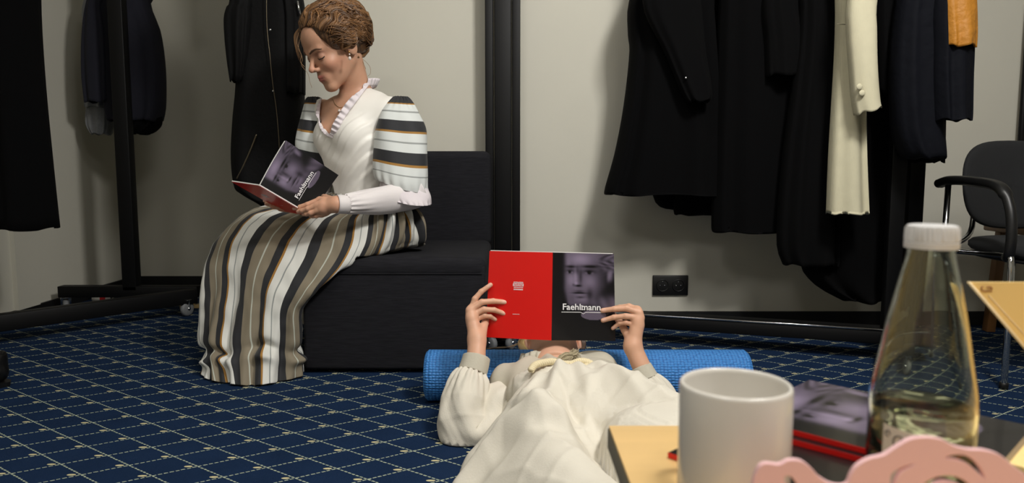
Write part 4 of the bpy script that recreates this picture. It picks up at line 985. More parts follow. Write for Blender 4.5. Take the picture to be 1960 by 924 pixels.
# repeat the seam column so that the stripes stay continuous
pos2 = np.concatenate([pos, pos[:, :1]], 1); UV2 = np.concatenate([UV, UV[:, :1]+[[8, 0]]], 1)
W_, B_, T_, GO, GR, LT = (222, 222, 216), (33, 34, 38), (132, 122, 103), (160, 116, 50), (150, 154, 152), (186, 190, 178)
skirt_stripes = [(0, GO), (.030, W_), (.170, GR), (.195, W_), (.36, B_), (.52, T_), (.685, LT), (.71, T_), (.86, B_), (.992, GO)]
m_skirt_f = stripe_mat('striped_skirt_wool', skirt_stripes, .75)
wc = P(690, 440, Y=2.48)
woman = thing('person', (wc[0], wc[1], .372), 'woman in a cream bodice and striped skirt sitting on the lounge chair, reading', 'person')
sk = mk('skirt', G().add(pos2.reshape(-1, 3), grid(NV, NU+1), UV2.reshape(-1, 2)), m_skirt_f, woman, uv=True)
md = sk.modifiers.new('thick', 'SOLIDIFY'); md.thickness = .002; md.offset = -1

# ---- woman: body
def arr(*a): return [np.asarray(x, np.float32) for x in a]
Lx = np.array([.78, -.62, 0]); Fx = np.array([-.62, -.78, 0]); Lx /= np.linalg.norm(Lx); Fx /= np.linalg.norm(Fx)
RT = np.array([Lx, Fx, [0, 0, 1]]).T          # columns: torso axes
Hc, Wc, Rc, Cc = P(738, 436, Y=2.50), P(696, 374, Y=2.48), P(683, 300, Y=2.48), P(684, 250, Y=2.50)
ShL, ShR = P(755, 208, Y=2.42), P(617, 210, Y=2.60)
Nb = P(686, 182, Y=2.54)
HW = head_frame(P(641, 92, Y=2.45), (-.67, -.60, -.43), (-.30, -.27, .9), 1.05)
Nt = to_world([0, -.030, -.045], HW)
def torso(p):
    d = sell(p, Hc+[-.03, 0, .005], (.120, .085, .066), RT); d = smin(d, sell(p, Wc, (.098, .078, .10), RT), .06)
    d = smin(d, sell(p, Rc, (.122, .088, .10), RT), .05); d = smin(d, sell(p, Cc+[0, 0, .02], (.135, .088, .095), RT), .05)
    for s in (-1, 1): d = smin(d, sell(p, Cc+Lx*s*.062+Fx*.058-[0, 0, .022], (.055, .052, .055), RT), .035)
    d = smin(d, sseg(p, ShL-Lx*.02-[0, 0, .01], ShR+Lx*.02-[0, 0, .01], .042), .05)
    d = smin(d, sseg(p, Nb-[0, 0, .01], ShL*.5+Nb*.5-[0, 0, .008], .036, .03), .03); d = smin(d, sseg(p, Nb-[0, 0, .01], ShR*.5+Nb*.5-[0, 0, .008], .036, .03), .03)
    return d
def neck(p, d):
    d = smin(d, sseg(p, Nb+[0, 0, -.03], Nt, .052, .046), .03)
    for s in (-1, 1):   # sternomastoid and collar bones
        d = smin(d, sseg(p, to_world([s*.05, -.02, -.03], HW), Nb+Fx*.055+Lx*s*.016-[0, 0, .045], .011, .010), .016)
        d = smin(d, sseg(p, Nb+Fx*.060+Lx*s*.018-[0, 0, .048], Nb+Fx*.035+Lx*s*.10-[0, 0, .035], .008, .007), .016)
    return d
Ew, Ww = P(783, 372, Y=2.335), P(646, 391, Y=2.20)       # near elbow, wrist
Ef, Wf = P(604, 372, Y=2.52), P(582, 394, Y=2.335)       # far elbow, wrist
Kn = [P(468, 438, Y=2.42), P(486, 430, Y=2.53)]; An = [P(470, 655, Y=2.33), P(505, 655, Y=2.36)]
def body_low(p):
    d = neck(p, torso(p))
    for sh, e, w_ in ((ShL, Ew, Ww), (ShR, Ef, Wf)): d = smin(d, sseg(p, sh, e, .036, .032), .03); d = smin(d, sseg(p, e, w_, .034, .022), .015)
    for h_, k, a, s in ((Hc+Lx*.03, Kn[0], An[0], 1), (Hc-Lx*.07+[0, .03, 0], Kn[1], An[1], 1)):
        h2 = h_-[0, 0, .015]; k2 = k-[0, 0, .05]
        d = smin(d, sseg(p, h2, k2, .058, .044), .04); d = smin(d, sseg(p, k2, a, .044, .026), .02)
        foot = a*1.0; foot[2] = .035; d = smin(d, sseg(p, a, foot, .028, .028), .02); d = smin(d, sseg(p, foot, foot+np.array([-.035, -.075, -.012]), .026, .020), .02)
    return d+.004
def head_world(p, H=None):
    H = HW if H is None else H; q = to_local(p, H); far = np.linalg.norm(q, axis=1)-.17
    r = far+.03; m = far < .05
    if m.any(): r[m] = head_sdf(q[m])
    return r*H[2]
def bust(p):
    d = neck(p, torso(p)); return smin(d, head_world(p), .012)
G_body = G()
lo, hi = bbox([HW[0]+.17, HW[0]-.17, Nb, P(690, 275, Y=2.38)-[.12, .02, 0], P(690, 240, Y=2.4)+[.1, 0, 0]], .0)
v, f = nets(lambda p: smax(bust(p), (P(680, 275, Y=2.4)[2])-p[:, 2], .004), lo-.01, hi+.01, .0030)
G_body.add(v, f, col=skin_col(v, HW))
v, f = nets(body_low, (-1.12, 2.02, -.02), (-.25, 2.78, .98), .009, 4); G_body.add(v, f, col=lin((208, 158, 130)))
def hand_mesh(Gb, W, K, F, T, arm, r=.0082, palm=.0120, ar=(.024, .030), h=.0016, tone=(208, 158, 130), ndir=None):
    W, arm = np.array(W), np.array(arm); K = [np.array(k) for k in K]
    fn = lambda p: hand_sdf(p, W, K, F, T, r, palm, arm, ar)
    lo, hi = bbox([W, *K, *[q for j in F for q in j], *T, W+(arm-W)*.45], .02)
    v, f = nets(lambda p: smax(fn(p), ((p-(W+(arm-W)*.42).astype(np.float32))@((arm-W)/np.linalg.norm(arm-W)).astype(np.float32)), .003), lo, hi, h)
    nl = []
    for j in F: 
        d = np.array([0, -.6, .5]) if ndir is None else np.array(ndir); d = d/np.linalg.norm(d); nl.append((j[2]-(j[2]-j[1])*.12+d*r*.55, d, .006))
    Gb.add(v, f, col=skin_col(v, None, nl, tone))
nd = np.array([0, -1, -.3])
K = PP([(612, 382, 2.215), (607, 392, 2.19), (608, 402, 2.19), (616, 410, 2.205)])
TI = PP([(563, 399, 2.215), (571, 405, 2.205), (581, 410, 2.205), (594, 413, 2.21)])
F = [finger(k, t_, .008, nd) for k, t_ in zip(K, TI)]
T = PP([(636, 384, 2.21), (623, 378, 2.255), (612, 374, 2.305), (602, 372, 2.335)])
hand_mesh(G_body, P(645, 391, Y=2.195), K, F, T, Ew, ndir=(0, -1, 0))
K = PP([(548, 383, 2.325), (545, 389, 2.31), (544, 395, 2.305), (548, 400, 2.31)])
TI = PP([(507, 384, 2.30), (510, 390, 2.29), (520, 395, 2.285), (533, 399, 2.29)])
F = [finger(k, t_, .006, (0, -1, -.3)) for k, t_ in zip(K, TI)]
T = PP([(572, 384, 2.33), (560, 378, 2.35), (548, 376, 2.352), (538, 377, 2.35)])
hand_mesh(G_body, Wf, K, F, T, Ef, ndir=(-1, -.5, 0))
mk('body', G_body, m_skin, woman, col=True)
face_bits(woman, HW)

# ---- woman: bodice
def proj(p):
    q = p-np.array([0, 0, CAM_H]); d = q[:, 1]*CP-q[:, 2]*SP; up = q[:, 1]*SP+q[:, 2]*CP
    return np.stack([980+FPX*q[:, 0]/d, 462-FPX*up/d], 1)
def poly_sd(q, poly):
    poly = np.array(poly, float); d = np.full(len(q), 1e9); ins = np.zeros(len(q), bool)
    for a, b in zip(poly, np.roll(poly, -1, 0)):
        ba = b-a; t = np.clip(((q-a)@ba)/(ba@ba), 0, 1); d = np.minimum(d, ((q-a-t[:, None]*ba)**2).sum(1))
        c = ((a[1] > q[:, 1]) != (b[1] > q[:, 1])) & (q[:, 0] < (b[0]-a[0])*(q[:, 1]-a[1])/(b[1]-a[1]+1e-12)+a[0]); ins ^= c
    return np.sqrt(d)*np.where(ins, -1, 1)
NECK = [(540, 90), (624, 166), (615, 190), (611, 212), (611, 232), (620, 248), (637, 262), (650, 242), (664, 218), (688, 186), (712, 154), (740, 134), (740, 40), (540, 40)]
zw = P(694, 372, Y=2.48)[2]
def bod_solid(p): return torso(p)-.007
def bodice(p):
    d = np.abs(torso(p)-.0065)-.0024
    d = smax(d, -poly_sd(proj(p), NECK)/560, .002)
    return smax(d, (zw-.008)-p[:, 2], .003)
lo, hi = bbox([Wc-.19, Wc+.19, ShL+.06, ShR-[.06, -.06, 0]], .03); lo[2] = zw-.02; hi[2] = Nb[2]+.05
v, f = nets(bodice, lo, hi, .0030)
n_ = vnormals(v, f); q = (v-Cc)@np.stack([Lx, Fx, [0, 0, 1]]).T
k_ = (q[:, 0]*.80-q[:, 2]*.62); front = np.clip(q[:, 1]/.05, 0, 1)*np.clip((.06-q[:, 2])/.05, 0, 1)*np.clip((q[:, 2]+.20)/.05, 0, 1)*np.clip((q[:, 0]+.075)/.03, 0, 1)
saw = (k_/.030+.12*np.sin(q[:, 2]*30)); pl = (.5+.5*np.sin(saw*6.283+.7*np.sin(saw*6.283)))
v = v+n_*(.0045*pl*front)[:, None]+n_*(.0010*noise3(v, 18, 4))[:, None]
m_satin = mat('cream_satin', (242, 239, 232), .48, bump=.1, bscale=300, bdist=.0006, sheen=.2, var=.02, vscale=10)
m_white = MATS['white_ink']; m_cotton = mat('white_voile', (228, 222, 222), .8, bump=.2, bscale=500, bdist=.0006, Transmission_Weight=0.0)
mk('bodice', G().add(v, f), m_satin, woman)
def cast(fn, px, py, y0=2.1, y1=2.8, n=500):
    Y = np.linspace(y0, y1, n); p = np.array([P(px, py, Y=y) for y in Y]).astype(np.float32); s = fn(p); i = np.argmax(s < 0)
    return p[i].astype(float) if s[i] < 0 else None
def cast_path(fn, pts, n, off=0, **k):
    c = [cast(fn, a, b, **k) for a, b in cr(np.array(pts, float), n)]
    c = [x for x in c if x is not None]; p = np.array(c)
    for _ in range(4): p[1:-1] = (p[:-2]+2*p[1:-1]+p[2:])/4
    return p-np.array([0, 1., 0])*off
def ruffle(path, side, w_, freq, amp, thick=.0012):
    m = len(path); T = np.gradient(path, axis=0); T /= np.linalg.norm(T, axis=1)[:, None]
    view = path-np.array([0, 0, CAM_H]); view /= np.linalg.norm(view, axis=1)[:, None]
    S_ = np.cross(T, view)*side; s = np.linspace(0, 1, m)[:, None]
    V = []
    for k in np.linspace(0, 1, 6):
        V.append(path+S_*w_*k-view*(.008+.003*k+amp*(.3+k)*np.sin(freq*s*6.283)))
    return np.array(V).reshape(-1, 3), grid(6, m)
m_lace = mat('white_ruffle', (222, 214, 218), .85, bump=.5, bscale=250, bdist=.001)
bd = lambda p: torso(p)-.006
pr = cast_path(lambda p: smin(neck(p, torso(p)), bd(p), .001)-.002, [(639, 262), (651, 242), (665, 218), (688, 187), (706, 163), (717, 150)], 160)
o = mk('neck_ruffle', G().add(*ruffle(pr, 1, .024, 11, .004)), m_lace, woman); md = o.modifiers.new('t', 'SOLIDIFY'); md.thickness = .0012
pr2 = cast_path(lambda p: smin(neck(p, torso(p)), bd(p), .001)-.002, [(626, 168), (616, 190), (612, 212), (612, 232), (622, 249), (638, 262)], 120)
o = mk('neck_lace', G().add(*ruffle(pr2, -1, .013, 14, .003)), m_lace, woman); md = o.modifiers.new('t', 'SOLIDIFY'); md.thickness = .001
# standing frill at the nape
np_ = P(712, 152, Y=2.56); V = []; a = np.linspace(-.6, 2.6, 90)
for k in np.linspace(0, 1, 5): V.append(np.stack([Nb[0]+(.060+.010*k+.003*k*np.sin(a*26))*np.cos(a-.3), Nb[1]+.01+(.058+.010*k+.003*k*np.sin(a*26))*np.sin(a-.3), Nb[2]+.018+.026*k+.012*np.cos(a-.3)+0*a], 1))
o = mk('nape_ruffle', G().add(np.array(V).reshape(-1, 3), grid(5, 90)), m_lace, woman); md = o.modifiers.new('t', 'SOLIDIFY'); md.thickness = .0012
# jewellery
sk_ = lambda p: neck(p, torso(p))-.0008
m_gold = mat('gold', (190, 150, 84), .25, metal=1); m_pearl = mat('pearl', (226, 214, 206), .2, spec=.6, coat=.3)
pn = cast_path(sk_, [(704, 150), (698, 166), (684, 184), (668, 198), (652, 206), (642, 200), (637, 188), (634, 178)], 60)
o = mk('necklace', G().add(*tube(pn, .0009, 6)[:2]), m_gold, woman)
pe = cast(sk_, 650, 212); mk('pendant_pearl', G().add(*ball(pe-[0, .004, 0], .0048)), m_pearl, o)
el = to_world([-.080 if False else .0, 0, 0], HW)
ear = [P(668, 99, Y=2.366), P(669, 104, Y=2.364), P(669.5, 111.5, Y=2.362)]
o = mk('earring', G().add(*ball(ear[0], .0028)), m_gold, woman)
mk('earring_bead', G().add(*ball(ear[1], .0026)), m_pearl, o); mk('earring_pearl', G().add(*ball(ear[2], (.0048, .0048, .0062))), m_pearl, o)

# ---- woman: sleeves
W2 = (214, 218, 216)
def bandpos(y): return (y-180)/200
st = [(0, B_)]+[(bandpos(y), c) for y, c in ((198, GO), (201, W2), (213.5, GR), (216, W2), (231, B_), (251, GO), (255, W2), (270, GR), (273, W2), (290, B_), (312, GO), (316, W2), (331, GR), (333.5, W2))]
m_slv = stripe_mat('striped_sleeve_wool', st, .75, axis=1, repeat=False)
def puff(rows, nring=70, n=160, pleat=10, amp=.003, dz=0, seed=0, flare=0, close=True):
    """rows: (py, left px, right px, Y, depth radius)"""
    r_ = np.array([[*(((P(a, y, Y=Y)+P(b, y, Y=Y))/2)), (P(b, y, Y=Y)-P(a, y, Y=Y))[0]/2, d, bandpos(y)] for y, a, b, Y, d in rows])
    R = cr(r_, nring); ph = np.linspace(0, 2*math.pi, n+1); rg = np.random.RandomState(seed); o = rg.uniform(0, 6, 4); V = []; U = []
    for k, (x, y, z, hw, dr, bv) in enumerate(R):
        s = k/(nring-1); e = math.exp(-(s/.22)**2)+.6*math.exp(-((1-s)/.16)**2)
        w_ = amp*e*np.sin(pleat*ph+o[0])+.0030*np.sin(3*ph+5*s+o[1])+.0025*np.sin(5*ph-7*s+o[2])*np.sin(3.1*s)
        V.append(np.stack([x+(hw+w_)*np.cos(ph), y+(dr+w_)*np.sin(ph), z+dz*s*s*np.cos(ph)+.004*s*np.sin(2*ph+1)], 1)); U.append(np.stack([ph, 0*ph+bv], 1))
    v = np.array(V).reshape(-1, 3); f = grid(nring, n+1)
    if close: f.append(tuple(range(n)))
    return v, f, np.array(U).reshape(-1, 2)
def cloth(name, vfu, m, par, th=.0015, uv=True):
    o = mk(name, G().add(*vfu), m, par, uv=uv); md = o.modifiers.new('t', 'SOLIDIFY'); md.thickness = th; md.offset = -1; return o
near = [(185, 756, 776, 2.42, .015), (190, 750, 782, 2.415, .024), (201, 741, 790, 2.41, .042), (218, 730, 800, 2.40, .057), (245, 721, 814, 2.39, .068), (280, 719, 818, 2.375, .072), (320, 718, 820, 2.36, .075), (345, 720, 819, 2.35, .073), (358, 724, 818, 2.35, .07)]
s1 = cloth('puff_sleeve', puff(near, dz=-.020, seed=2, pleat=15, amp=.0055), m_slv, woman)
fr = [(340, 734, 806, 2.35, .055), (352, 729, 813, 2.35, .062), (366, 727, 820, 2.345, .072), (378, 730, 823, 2.34, .078), (386, 738, 824, 2.34, .082)]
v, f, u = puff(fr, nring=24, pleat=24, amp=.006, dz=-.012, seed=5, close=False); cloth('sleeve_frill', (v, f, u), m_lace, s1)
far = [(186, 594, 610, 2.60, .02), (192, 588, 614, 2.60, .035), (205, 583, 622, 2.595, .046), (228, 577, 630, 2.585, .052), (255, 570, 637, 2.575, .055), (285, 567, 644, 2.56, .056), (315, 578, 650, 2.56, .056), (345, 590, 655, 2.55, .052)]
cloth('puff_sleeve', puff(far, dz=-.018, seed=3, pleat=13, amp=.005), m_slv, woman)
# under sleeves
def sleeve_tube(pts, rad, m=60, n=64, gather=.002, k=14, seed=0):
    path = cr(PP(pts), m); r = np.interp(np.linspace(0, 1, m), np.linspace(0, 1, len(rad)), rad)
    o = np.random.RandomState(seed).uniform(0, 6, 3)
    return tube(path, r, n, False, fn=lambda a, th: 1+(gather/.035)*np.exp(-((1-a)/.25)**2)*np.sin(k*th+o[0])+.035*np.sin(3*th+9*a+o[1])+.03*np.sin(2*th-14*a+o[2]))
cloth('under_sleeve', sleeve_tube([(802, 362, 2.35), (785, 372, 2.335), (752, 380, 2.30), (712, 385, 2.262), (680, 389, 2.228), (663, 391, 2.208)], [.050, .050, .046, .040, .034, .028], gather=.003, seed=1), m_cotton, woman)
cloth('cuff', tube(PP([(667, 391, 2.212), (660, 391, 2.205), (650, 391, 2.198), (645, 391, 2.194)]), [.0275, .0285, .0285, .0290], 48, False, fn=lambda a, th: 1+.012*np.sin(2*th)), m_cotton, woman, .002)
cloth('under_sleeve', sleeve_tube([(612, 345, 2.55), (606, 372, 2.52), (600, 384, 2.45), (592, 391, 2.37)], [.045, .044, .036, .027], gather=.003, seed=3), m_cotton, woman)
# waistband
a = np.linspace(0, 2*math.pi, 97); V = []
for k in (0, 1): V.append(np.stack([Wc[0]+(.116*Lx[0]*np.cos(a)+.096*Fx[0]*np.sin(a))*(1+.05*(1-k)), Wc[1]+(.116*Lx[1]*np.cos(a)+.096*Fx[1]*np.sin(a))*(1+.05*(1-k)), zw-.028+.030*k+0*a], 1))
cloth('waistband', (np.array(V).reshape(-1, 3), grid(2, 97), np.stack([np.tile(a*1.4, 2), np.zeros(194)], 1)), m_skirt_f, woman)

# ---- woman: hair
def hair_local(q):
    n = .0020*noise3(q, 70, 11)
    d = sell(q, (0, -.024, .044), (.086, .104, .096)); x = np.abs(q[:, 0]); m = np.stack([x, q[:, 1], q[:, 2]], 1)
    d = smin(d, sell(q, (0, -.080, .052), (.070, .044, .064)), .03)
    d = smin(d, sell(q, (0, -.078, -.008), (.052, .034, .040)), .02)
    d = smin(d, sell(m, (.060, .015, .052), (.026, .045, .042)), .03)
    cut = sell(q, (0, .098, -.020), (.080, .088, .103))
    d = smax(d, -cut, .010)
    d = smin(d, sell(m, (.074, -.014, .014), (.023, .036, .030)), .012)
    d = smax(d, -sell(m, (.074, .022, -.068), (.060, .062, .056)), .022)
    d = smax(d, -sell(q, (0, .02, -.100), (.075, .075, .060)), .02)
    return d+n
def make_hair(par, H, fn, c1, c2, locks, seed=0, r=(.0050, .0100), wave=.0065, m=None):
    rg = np.random.RandomState(seed); g = G()
    v, f = nets(fn, (-.13, -.17, -.11), (.13, .13, .17), .0035)
    t_ = (.5+.5*np.sin(260*v[:, 0]+60*np.sin(22*v[:, 1])+90*v[:, 2]))[:, None]*.5; g.add(to_world(v, H), f, col=np.array(lin(c1))*(1-t_)+np.array(lin(c2))*t_*.7)
    for s_, e_, mid in locks:
        k = 46; s = np.linspace(0, 1, k)[:, None]; c = np.array([0, -.02, .03])
        base = (s_*(1-s)**2+2*mid*s*(1-s)+e_*s**2); w_ = wave*rg.uniform(.7, 1.2); fr_ = rg.uniform(2.6, 3.4); ph = 40*s_[0]+25*s_[2]+rg.uniform(-.5, .5)
        T = np.gradient(base, axis=0); T /= np.linalg.norm(T, axis=1)[:, None]+1e-9; N_ = base-c; N_ /= np.linalg.norm(N_, axis=1)[:, None]; S_ = np.cross(T, N_)
        p = base+S_*w_*np.sin(fr_*s*6.283+ph)*np.minimum(1, s*5)
        p = project(fn, p, 5, .0012)+N_*.0016*np.sin(fr_*s*6.283+ph+1.2)
        rr_ = rg.uniform(*r)*1.25*np.interp(s[:, 0], [0, .15, .8, 1], [.35, 1, 1, .3])
        u = rg.rand(); cc = np.array(lin(c1))*(1-u)+np.array(lin(c2))*u
        v, f, _ = tube(to_world(p, H), rr_*H[2], 8, flat=.22); g.add(v, f, col=cc)
    return mk('hair', g, m, par, col=True)
rg = np.random.RandomState(5); locks = []
hl_ = cr(np.array([(0, .070, .090), (.03, .066, .086), (.055, .052, .070), (.070, .034, .047), (.077, .014, .024), (.078, -.004, .012)]), 40)
for i in range(130):     # along the hairline
    sg = rg.choice([-1, 1]); q = hl_[rg.randint(40)]*[sg, 1, 1]; k_ = q[2]/.09
    e_ = np.array([sg*rg.uniform(-.02, .06), -.125, rg.uniform(-.03, .07)])
    locks.append((q, e_, np.array([sg*(.03+.105*(1-k_)+.02*rg.rand()), -.03, .05+.115*k_])))
for i in range(60):
    a = rg.uniform(-1, 1); sx = math.sin(a*1.5)*.078
    s_ = np.array([sx, .085*math.cos(a*1.35)-.005+rg.uniform(-.06, .0), .096-.072*abs(a)**1.6+rg.uniform(0, .03)])
    e_ = np.array([rg.uniform(-.06, .06), -.125+rg.uniform(-.01, .03), rg.uniform(-.03, .085)])
    mid = (s_+e_)/2+np.array([np.sign(sx)*.045*rg.uniform(.3, 1.2), 0, .07*(1-abs(a))+rg.uniform(-.01, .03)-.03*abs(a)]); locks.append((s_, e_, mid))
for i in range(90):      # sides, swept back over the ears
    sg = rg.choice([-1, 1]); s_ = np.array([sg*.085, rg.uniform(.01, .055), rg.uniform(-.005, .075)]); e_ = np.array([sg*rg.uniform(.01, .05), -.12, rg.uniform(-.04, .05)])
    locks.append((s_, e_, np.array([sg*.130, -.05, (s_[2]+e_[2])/2+rg.uniform(-.015, .02)])))
for i in range(40):      # nape, lifted into the roll
    sg = rg.uniform(-1, 1); s_ = np.array([sg*.05, -.075-.02*(1-abs(sg)), rg.uniform(-.05, -.02)]); locks.append((s_, np.array([sg*.04, -.12, rg.uniform(.0, .06)]), np.array([sg*.055, -.125, -.02])))
for i in range(36):     # coils of the gathered back
    th = rg.uniform(0, 6.28); R_ = rg.uniform(.02, .06); c0 = np.array([0, -.115, .035])
    f3 = lambda q: c0+np.array([R_*math.cos(q), 0, R_*1.05*math.sin(q)]); locks.append((f3(th), f3(th+1.8), f3(th+.9)*1.0+np.array([0, -.02, 0])+(f3(th+.9)-c0)*.6))
m_hair = mat('brown_hair', (110, 76, 46), .42, attr=True, spec=.45, bump=.5, bscale=160, bdist=.0015, stretch=(1, 1, 1))
hair = make_hair(woman, HW, hair_local, (62, 42, 28), (138, 100, 64), locks, 3, m=m_hair)
g = G()
for pts, r in (([(572, 62, 2.40), (568, 80, 2.39), (574, 98, 2.38), (579, 112, 2.38), (577, 124, 2.38), (584, 134, 2.38), (590, 142, 2.38), (593, 156, 2.38), (597, 168, 2.38)], .0006), ([(576, 70, 2.40), (571, 90, 2.39), (577, 106, 2.38), (575, 118, 2.38), (583, 128, 2.38)], .0008),
               ([(692, 112, 2.49), (700, 118, 2.49), (708, 128, 2.49), (709, 140, 2.49), (704, 146, 2.49)], .0006), ([(690, 108, 2.49), (696, 122, 2.48), (700, 132, 2.48)], .0008)):
    g.add(*tube(cr(PP(pts), 40), r, 5)[:2], col=lin((140, 108, 74)))
rg = np.random.RandomState(8)
for i in range(14):
    u = rg.rand(); x0 = 581-6*u; pts = [(x0+8, 36+8*u, 2.47), (x0-5-4*u, 56+6*u, 2.465), (x0-9-3*u, 76, 2.46), (x0-8+2*rg.rand(), 94+5*u, 2.455), (x0-3+3*rg.rand(), 108+8*u, 2.45)]
    g.add(*tube(cr(PP(pts), 26), np.interp(np.linspace(0, 1, 26), [0, .4, 1], [.0030, .0036, .0007]), 7, flat=.5)[:2], col=np.array(lin((66, 45, 30)))*(1-u)+np.array(lin((140, 102, 64)))*u)
mk('loose_curls', g, m_hair, hair, col=True)

# ================================================================== the reclining person
lyr = thing('person', (.15, 1.7, 0), 'person in a cream linen gown lying on the carpet behind an open red magazine', 'person')
HL = head_frame(P(1057, 650, Y=2.085), (.02, -.32, .95), (-.08, .94, .32), 1.0)
C_sh = np.array([.112, 1.865, .098]); pv = np.array([.92, .40, 0]); Dv = np.array([.40, -.92, 0]); RL = np.array([pv, Dv, [0, 0, 1]]).T
S1_, S2_ = C_sh-pv*.128, C_sh+pv*.128
El1, El2 = P(903, 835, Y=1.68), P(1272, 800, Y=1.80)
Wl, Wr = P(913, 652, Y=1.835), P(1211, 664, Y=1.862)
chest, belly, pelv = np.array([.155, 1.76, .095]), np.array([.23, 1.57, .090]), np.array([.32, 1.37, .092])
def torso2(p):
    d = sell(p, chest, (.145, .15, .072), RL); d = smin(d, sell(p, belly, (.125, .15, .070), RL), .05)
    d = smin(d, sell(p, pelv, (.150, .13, .080), RL), .05); d = smin(d, sseg(p, S1_, S2_, .044), .04)
    return d
def body2(p):
    d = torso2(p); q = to_world([0, -.03, -.06], HL); d = smin(d, sseg(p, C_sh+[0, 0, .03], q, .052, .048), .03)
    for s_, e, w_ in ((S1_, El1, Wl), (S2_, El2, Wr)): d = smin(d, sseg(p, s_, e, .030, .024), .02); d = smin(d, sseg(p, e, w_, .024, .021), .015)
    for k, s_ in ((0, -1), (1, 1)):
        h_ = pelv+pv*s_*.07; kn = np.array([.40+.16*k, .98+.02*k, .13]); an = np.array([.50+.14*k, .60+.02*k, .05])
        d = smin(d, sseg(p, h_, kn, .075, .05), .03); d = smin(d, sseg(p, kn, an, .05, .032), .02); d = smin(d, sseg(p, an-[0, 0, .015], an+np.array([.02, -.06, .07]), .03, .022), .02)
    return smax(d, .002-p[:, 2], .004)
gb = G()
v, f = nets(lambda p: body2(p)+.003, (-.22, .45, -.02), (.75, 2.12, .30), .009, 4); gb.add(v, f, col=lin((212, 164, 138)))
qn = to_world([0, -.03, -.06], HL)
v, f = nets(lambda p: smax(smin(head_world(p, HL), sseg(p, C_sh+[0, 0, .030], to_world([0, -.012, -.045], HL), .058, .056), .035), 1.835-p[:, 1], .004), HL[0]-[.2, .27, .2], HL[0]+.2, .0032); gb.add(v, f, col=skin_col(v, HL, tone=(212, 164, 138)))
tone2 = (214, 166, 138); FY = 1.888
nd = (-.5, -1, .2)
K = PP([(903, 590, 1.872), (899, 594, 1.866), (900, 604, 1.868), (906, 613, 1.874)])
F = [PP([(909, 572, 1.876), (921, 558, 1.882), (939, 545, FY)]), PP([(922, 578, 1.872), (944, 576, 1.880), (967, 578, FY)]), PP([(926, 592, 1.870), (946, 593, 1.878), (966, 600, FY)]), PP([(927, 604, 1.872), (938, 605, 1.878), (948, 611, FY)])]
T = PP([(922, 636, 1.852), (928, 618, 1.885), (934, 600, 1.912), (944, 584, 1.918)])
hand_mesh(gb, Wl, K, F, T, El1, r=.0079, palm=.0118, ar=(.023, .028), tone=tone2, ndir=(0, -1, .2))
K = PP([(1220, 592, 1.886), (1223, 598, 1.876), (1226, 608, 1.874), (1220, 622, 1.878)])
F = [PP([(1204, 586, 1.898), (1186, 588, 1.912), (1168, 590, 1.925)]), PP([(1200, 590, 1.876), (1176, 591, 1.882), (1153, 594, 1.890)]), PP([(1198, 605, 1.872), (1175, 607, 1.880), (1154, 613, 1.888)]), PP([(1198, 617, 1.874), (1186, 618, 1.880), (1173, 628, 1.889)])]
T = PP([(1207, 650, 1.87), (1196, 632, 1.895), (1184, 612, 1.918), (1172, 600, 1.925)])
hand_mesh(gb, Wr, K, F, T, El2, r=.0079, palm=.0118, ar=(.023, .027), tone=tone2, ndir=(0, -1, .2))
mk('body', gb, m_skin, lyr, col=True)
face_bits(lyr, HL)

def hair2(q):
    d = sell(q, (0, -.020, .040), (.083, .103, .092)); x = np.abs(q[:, 0]); m = np.stack([x, q[:, 1], q[:, 2]], 1)
    d = smax(d, -sell(q, (0, .098, -.020), (.078, .088, .103)), .010); d = smax(d, -sell(q, (0, .01, -.085), (.075, .080, .070)), .008); return smax(d, -sell(m, (.080, .010, -.060), (.050, .055, .070)), .012)+.001*noise3(q, 80, 3)
rg = np.random.RandomState(9); locks = []
for i in range(90):
    a = rg.uniform(-1, 1); sx = math.sin(a*1.5)*.076
    locks.append((np.array([sx, .08*math.cos(a*1.3)-rg.uniform(0, .05), .09-.06*abs(a)**1.6]), np.array([np.sign(sx)*rg.uniform(.01, .06), -.11, rg.uniform(-.05, .06)]), np.array([np.sign(sx)*.09, -.03, .06])))
m_blond = mat('blond_hair', (170, 140, 92), .45, attr=True, spec=.4)
h2 = make_hair(lyr, HL, hair2, (112, 86, 52), (196, 168, 112), locks, 4, (.002, .0035), .003, m=m_blond)
g = G(); rg = np.random.RandomState(2)
for i in range(26):
    u = rg.uniform(0, 1); x0 = 992+u*12; pts = [(x0+8, 640, 2.075), (x0, 655, 2.06+.01*u), (x0+3+u*5, 668, 2.045), (x0+14+u*14, 680+u*3, 2.035)]
    g.add(*tube(cr(PP(pts), 20), np.interp(np.linspace(0, 1, 20), [0, .5, 1], [.0016, .0026, .0008]), 6)[:2], col=np.array(lin((128, 98, 58)))*(1-u)+np.array(lin((206, 180, 124)))*u)
for i in range(22):
    u = rg.uniform(0, 1); pts = [(1008, 648, 2.08), (985-18*u, 662+u*4, 2.07), (955-30*u, 663+9*u, 2.05-.03*u), (920-10*u+20*rg.rand(), 667+8*u, 2.02-.03*u)]
    p = cr(PP(pts), 24); dd = np.hypot(p[:, 1]-ry, p[:, 2]-.0705); k = np.maximum(1, .0725/dd); p[:, 1] = ry+(p[:, 1]-ry)*k; p[:, 2] = .0705+(p[:, 2]-.0705)*k
    g.add(*tube(p, .0009, 5)[:2], col=lin((118, 96, 70)))
for i in range(16):
    u = rg.uniform(0, 1); x0 = 1112+u*10; g.add(*tube(cr(PP([(x0-8, 640, 2.09), (x0, 655, 2.08), (x0-2, 668, 2.06)]), 12), .0022, 6)[:2], col=lin((70, 50, 36)))
mk('loose_hair', g, m_blond, h2, col=True)

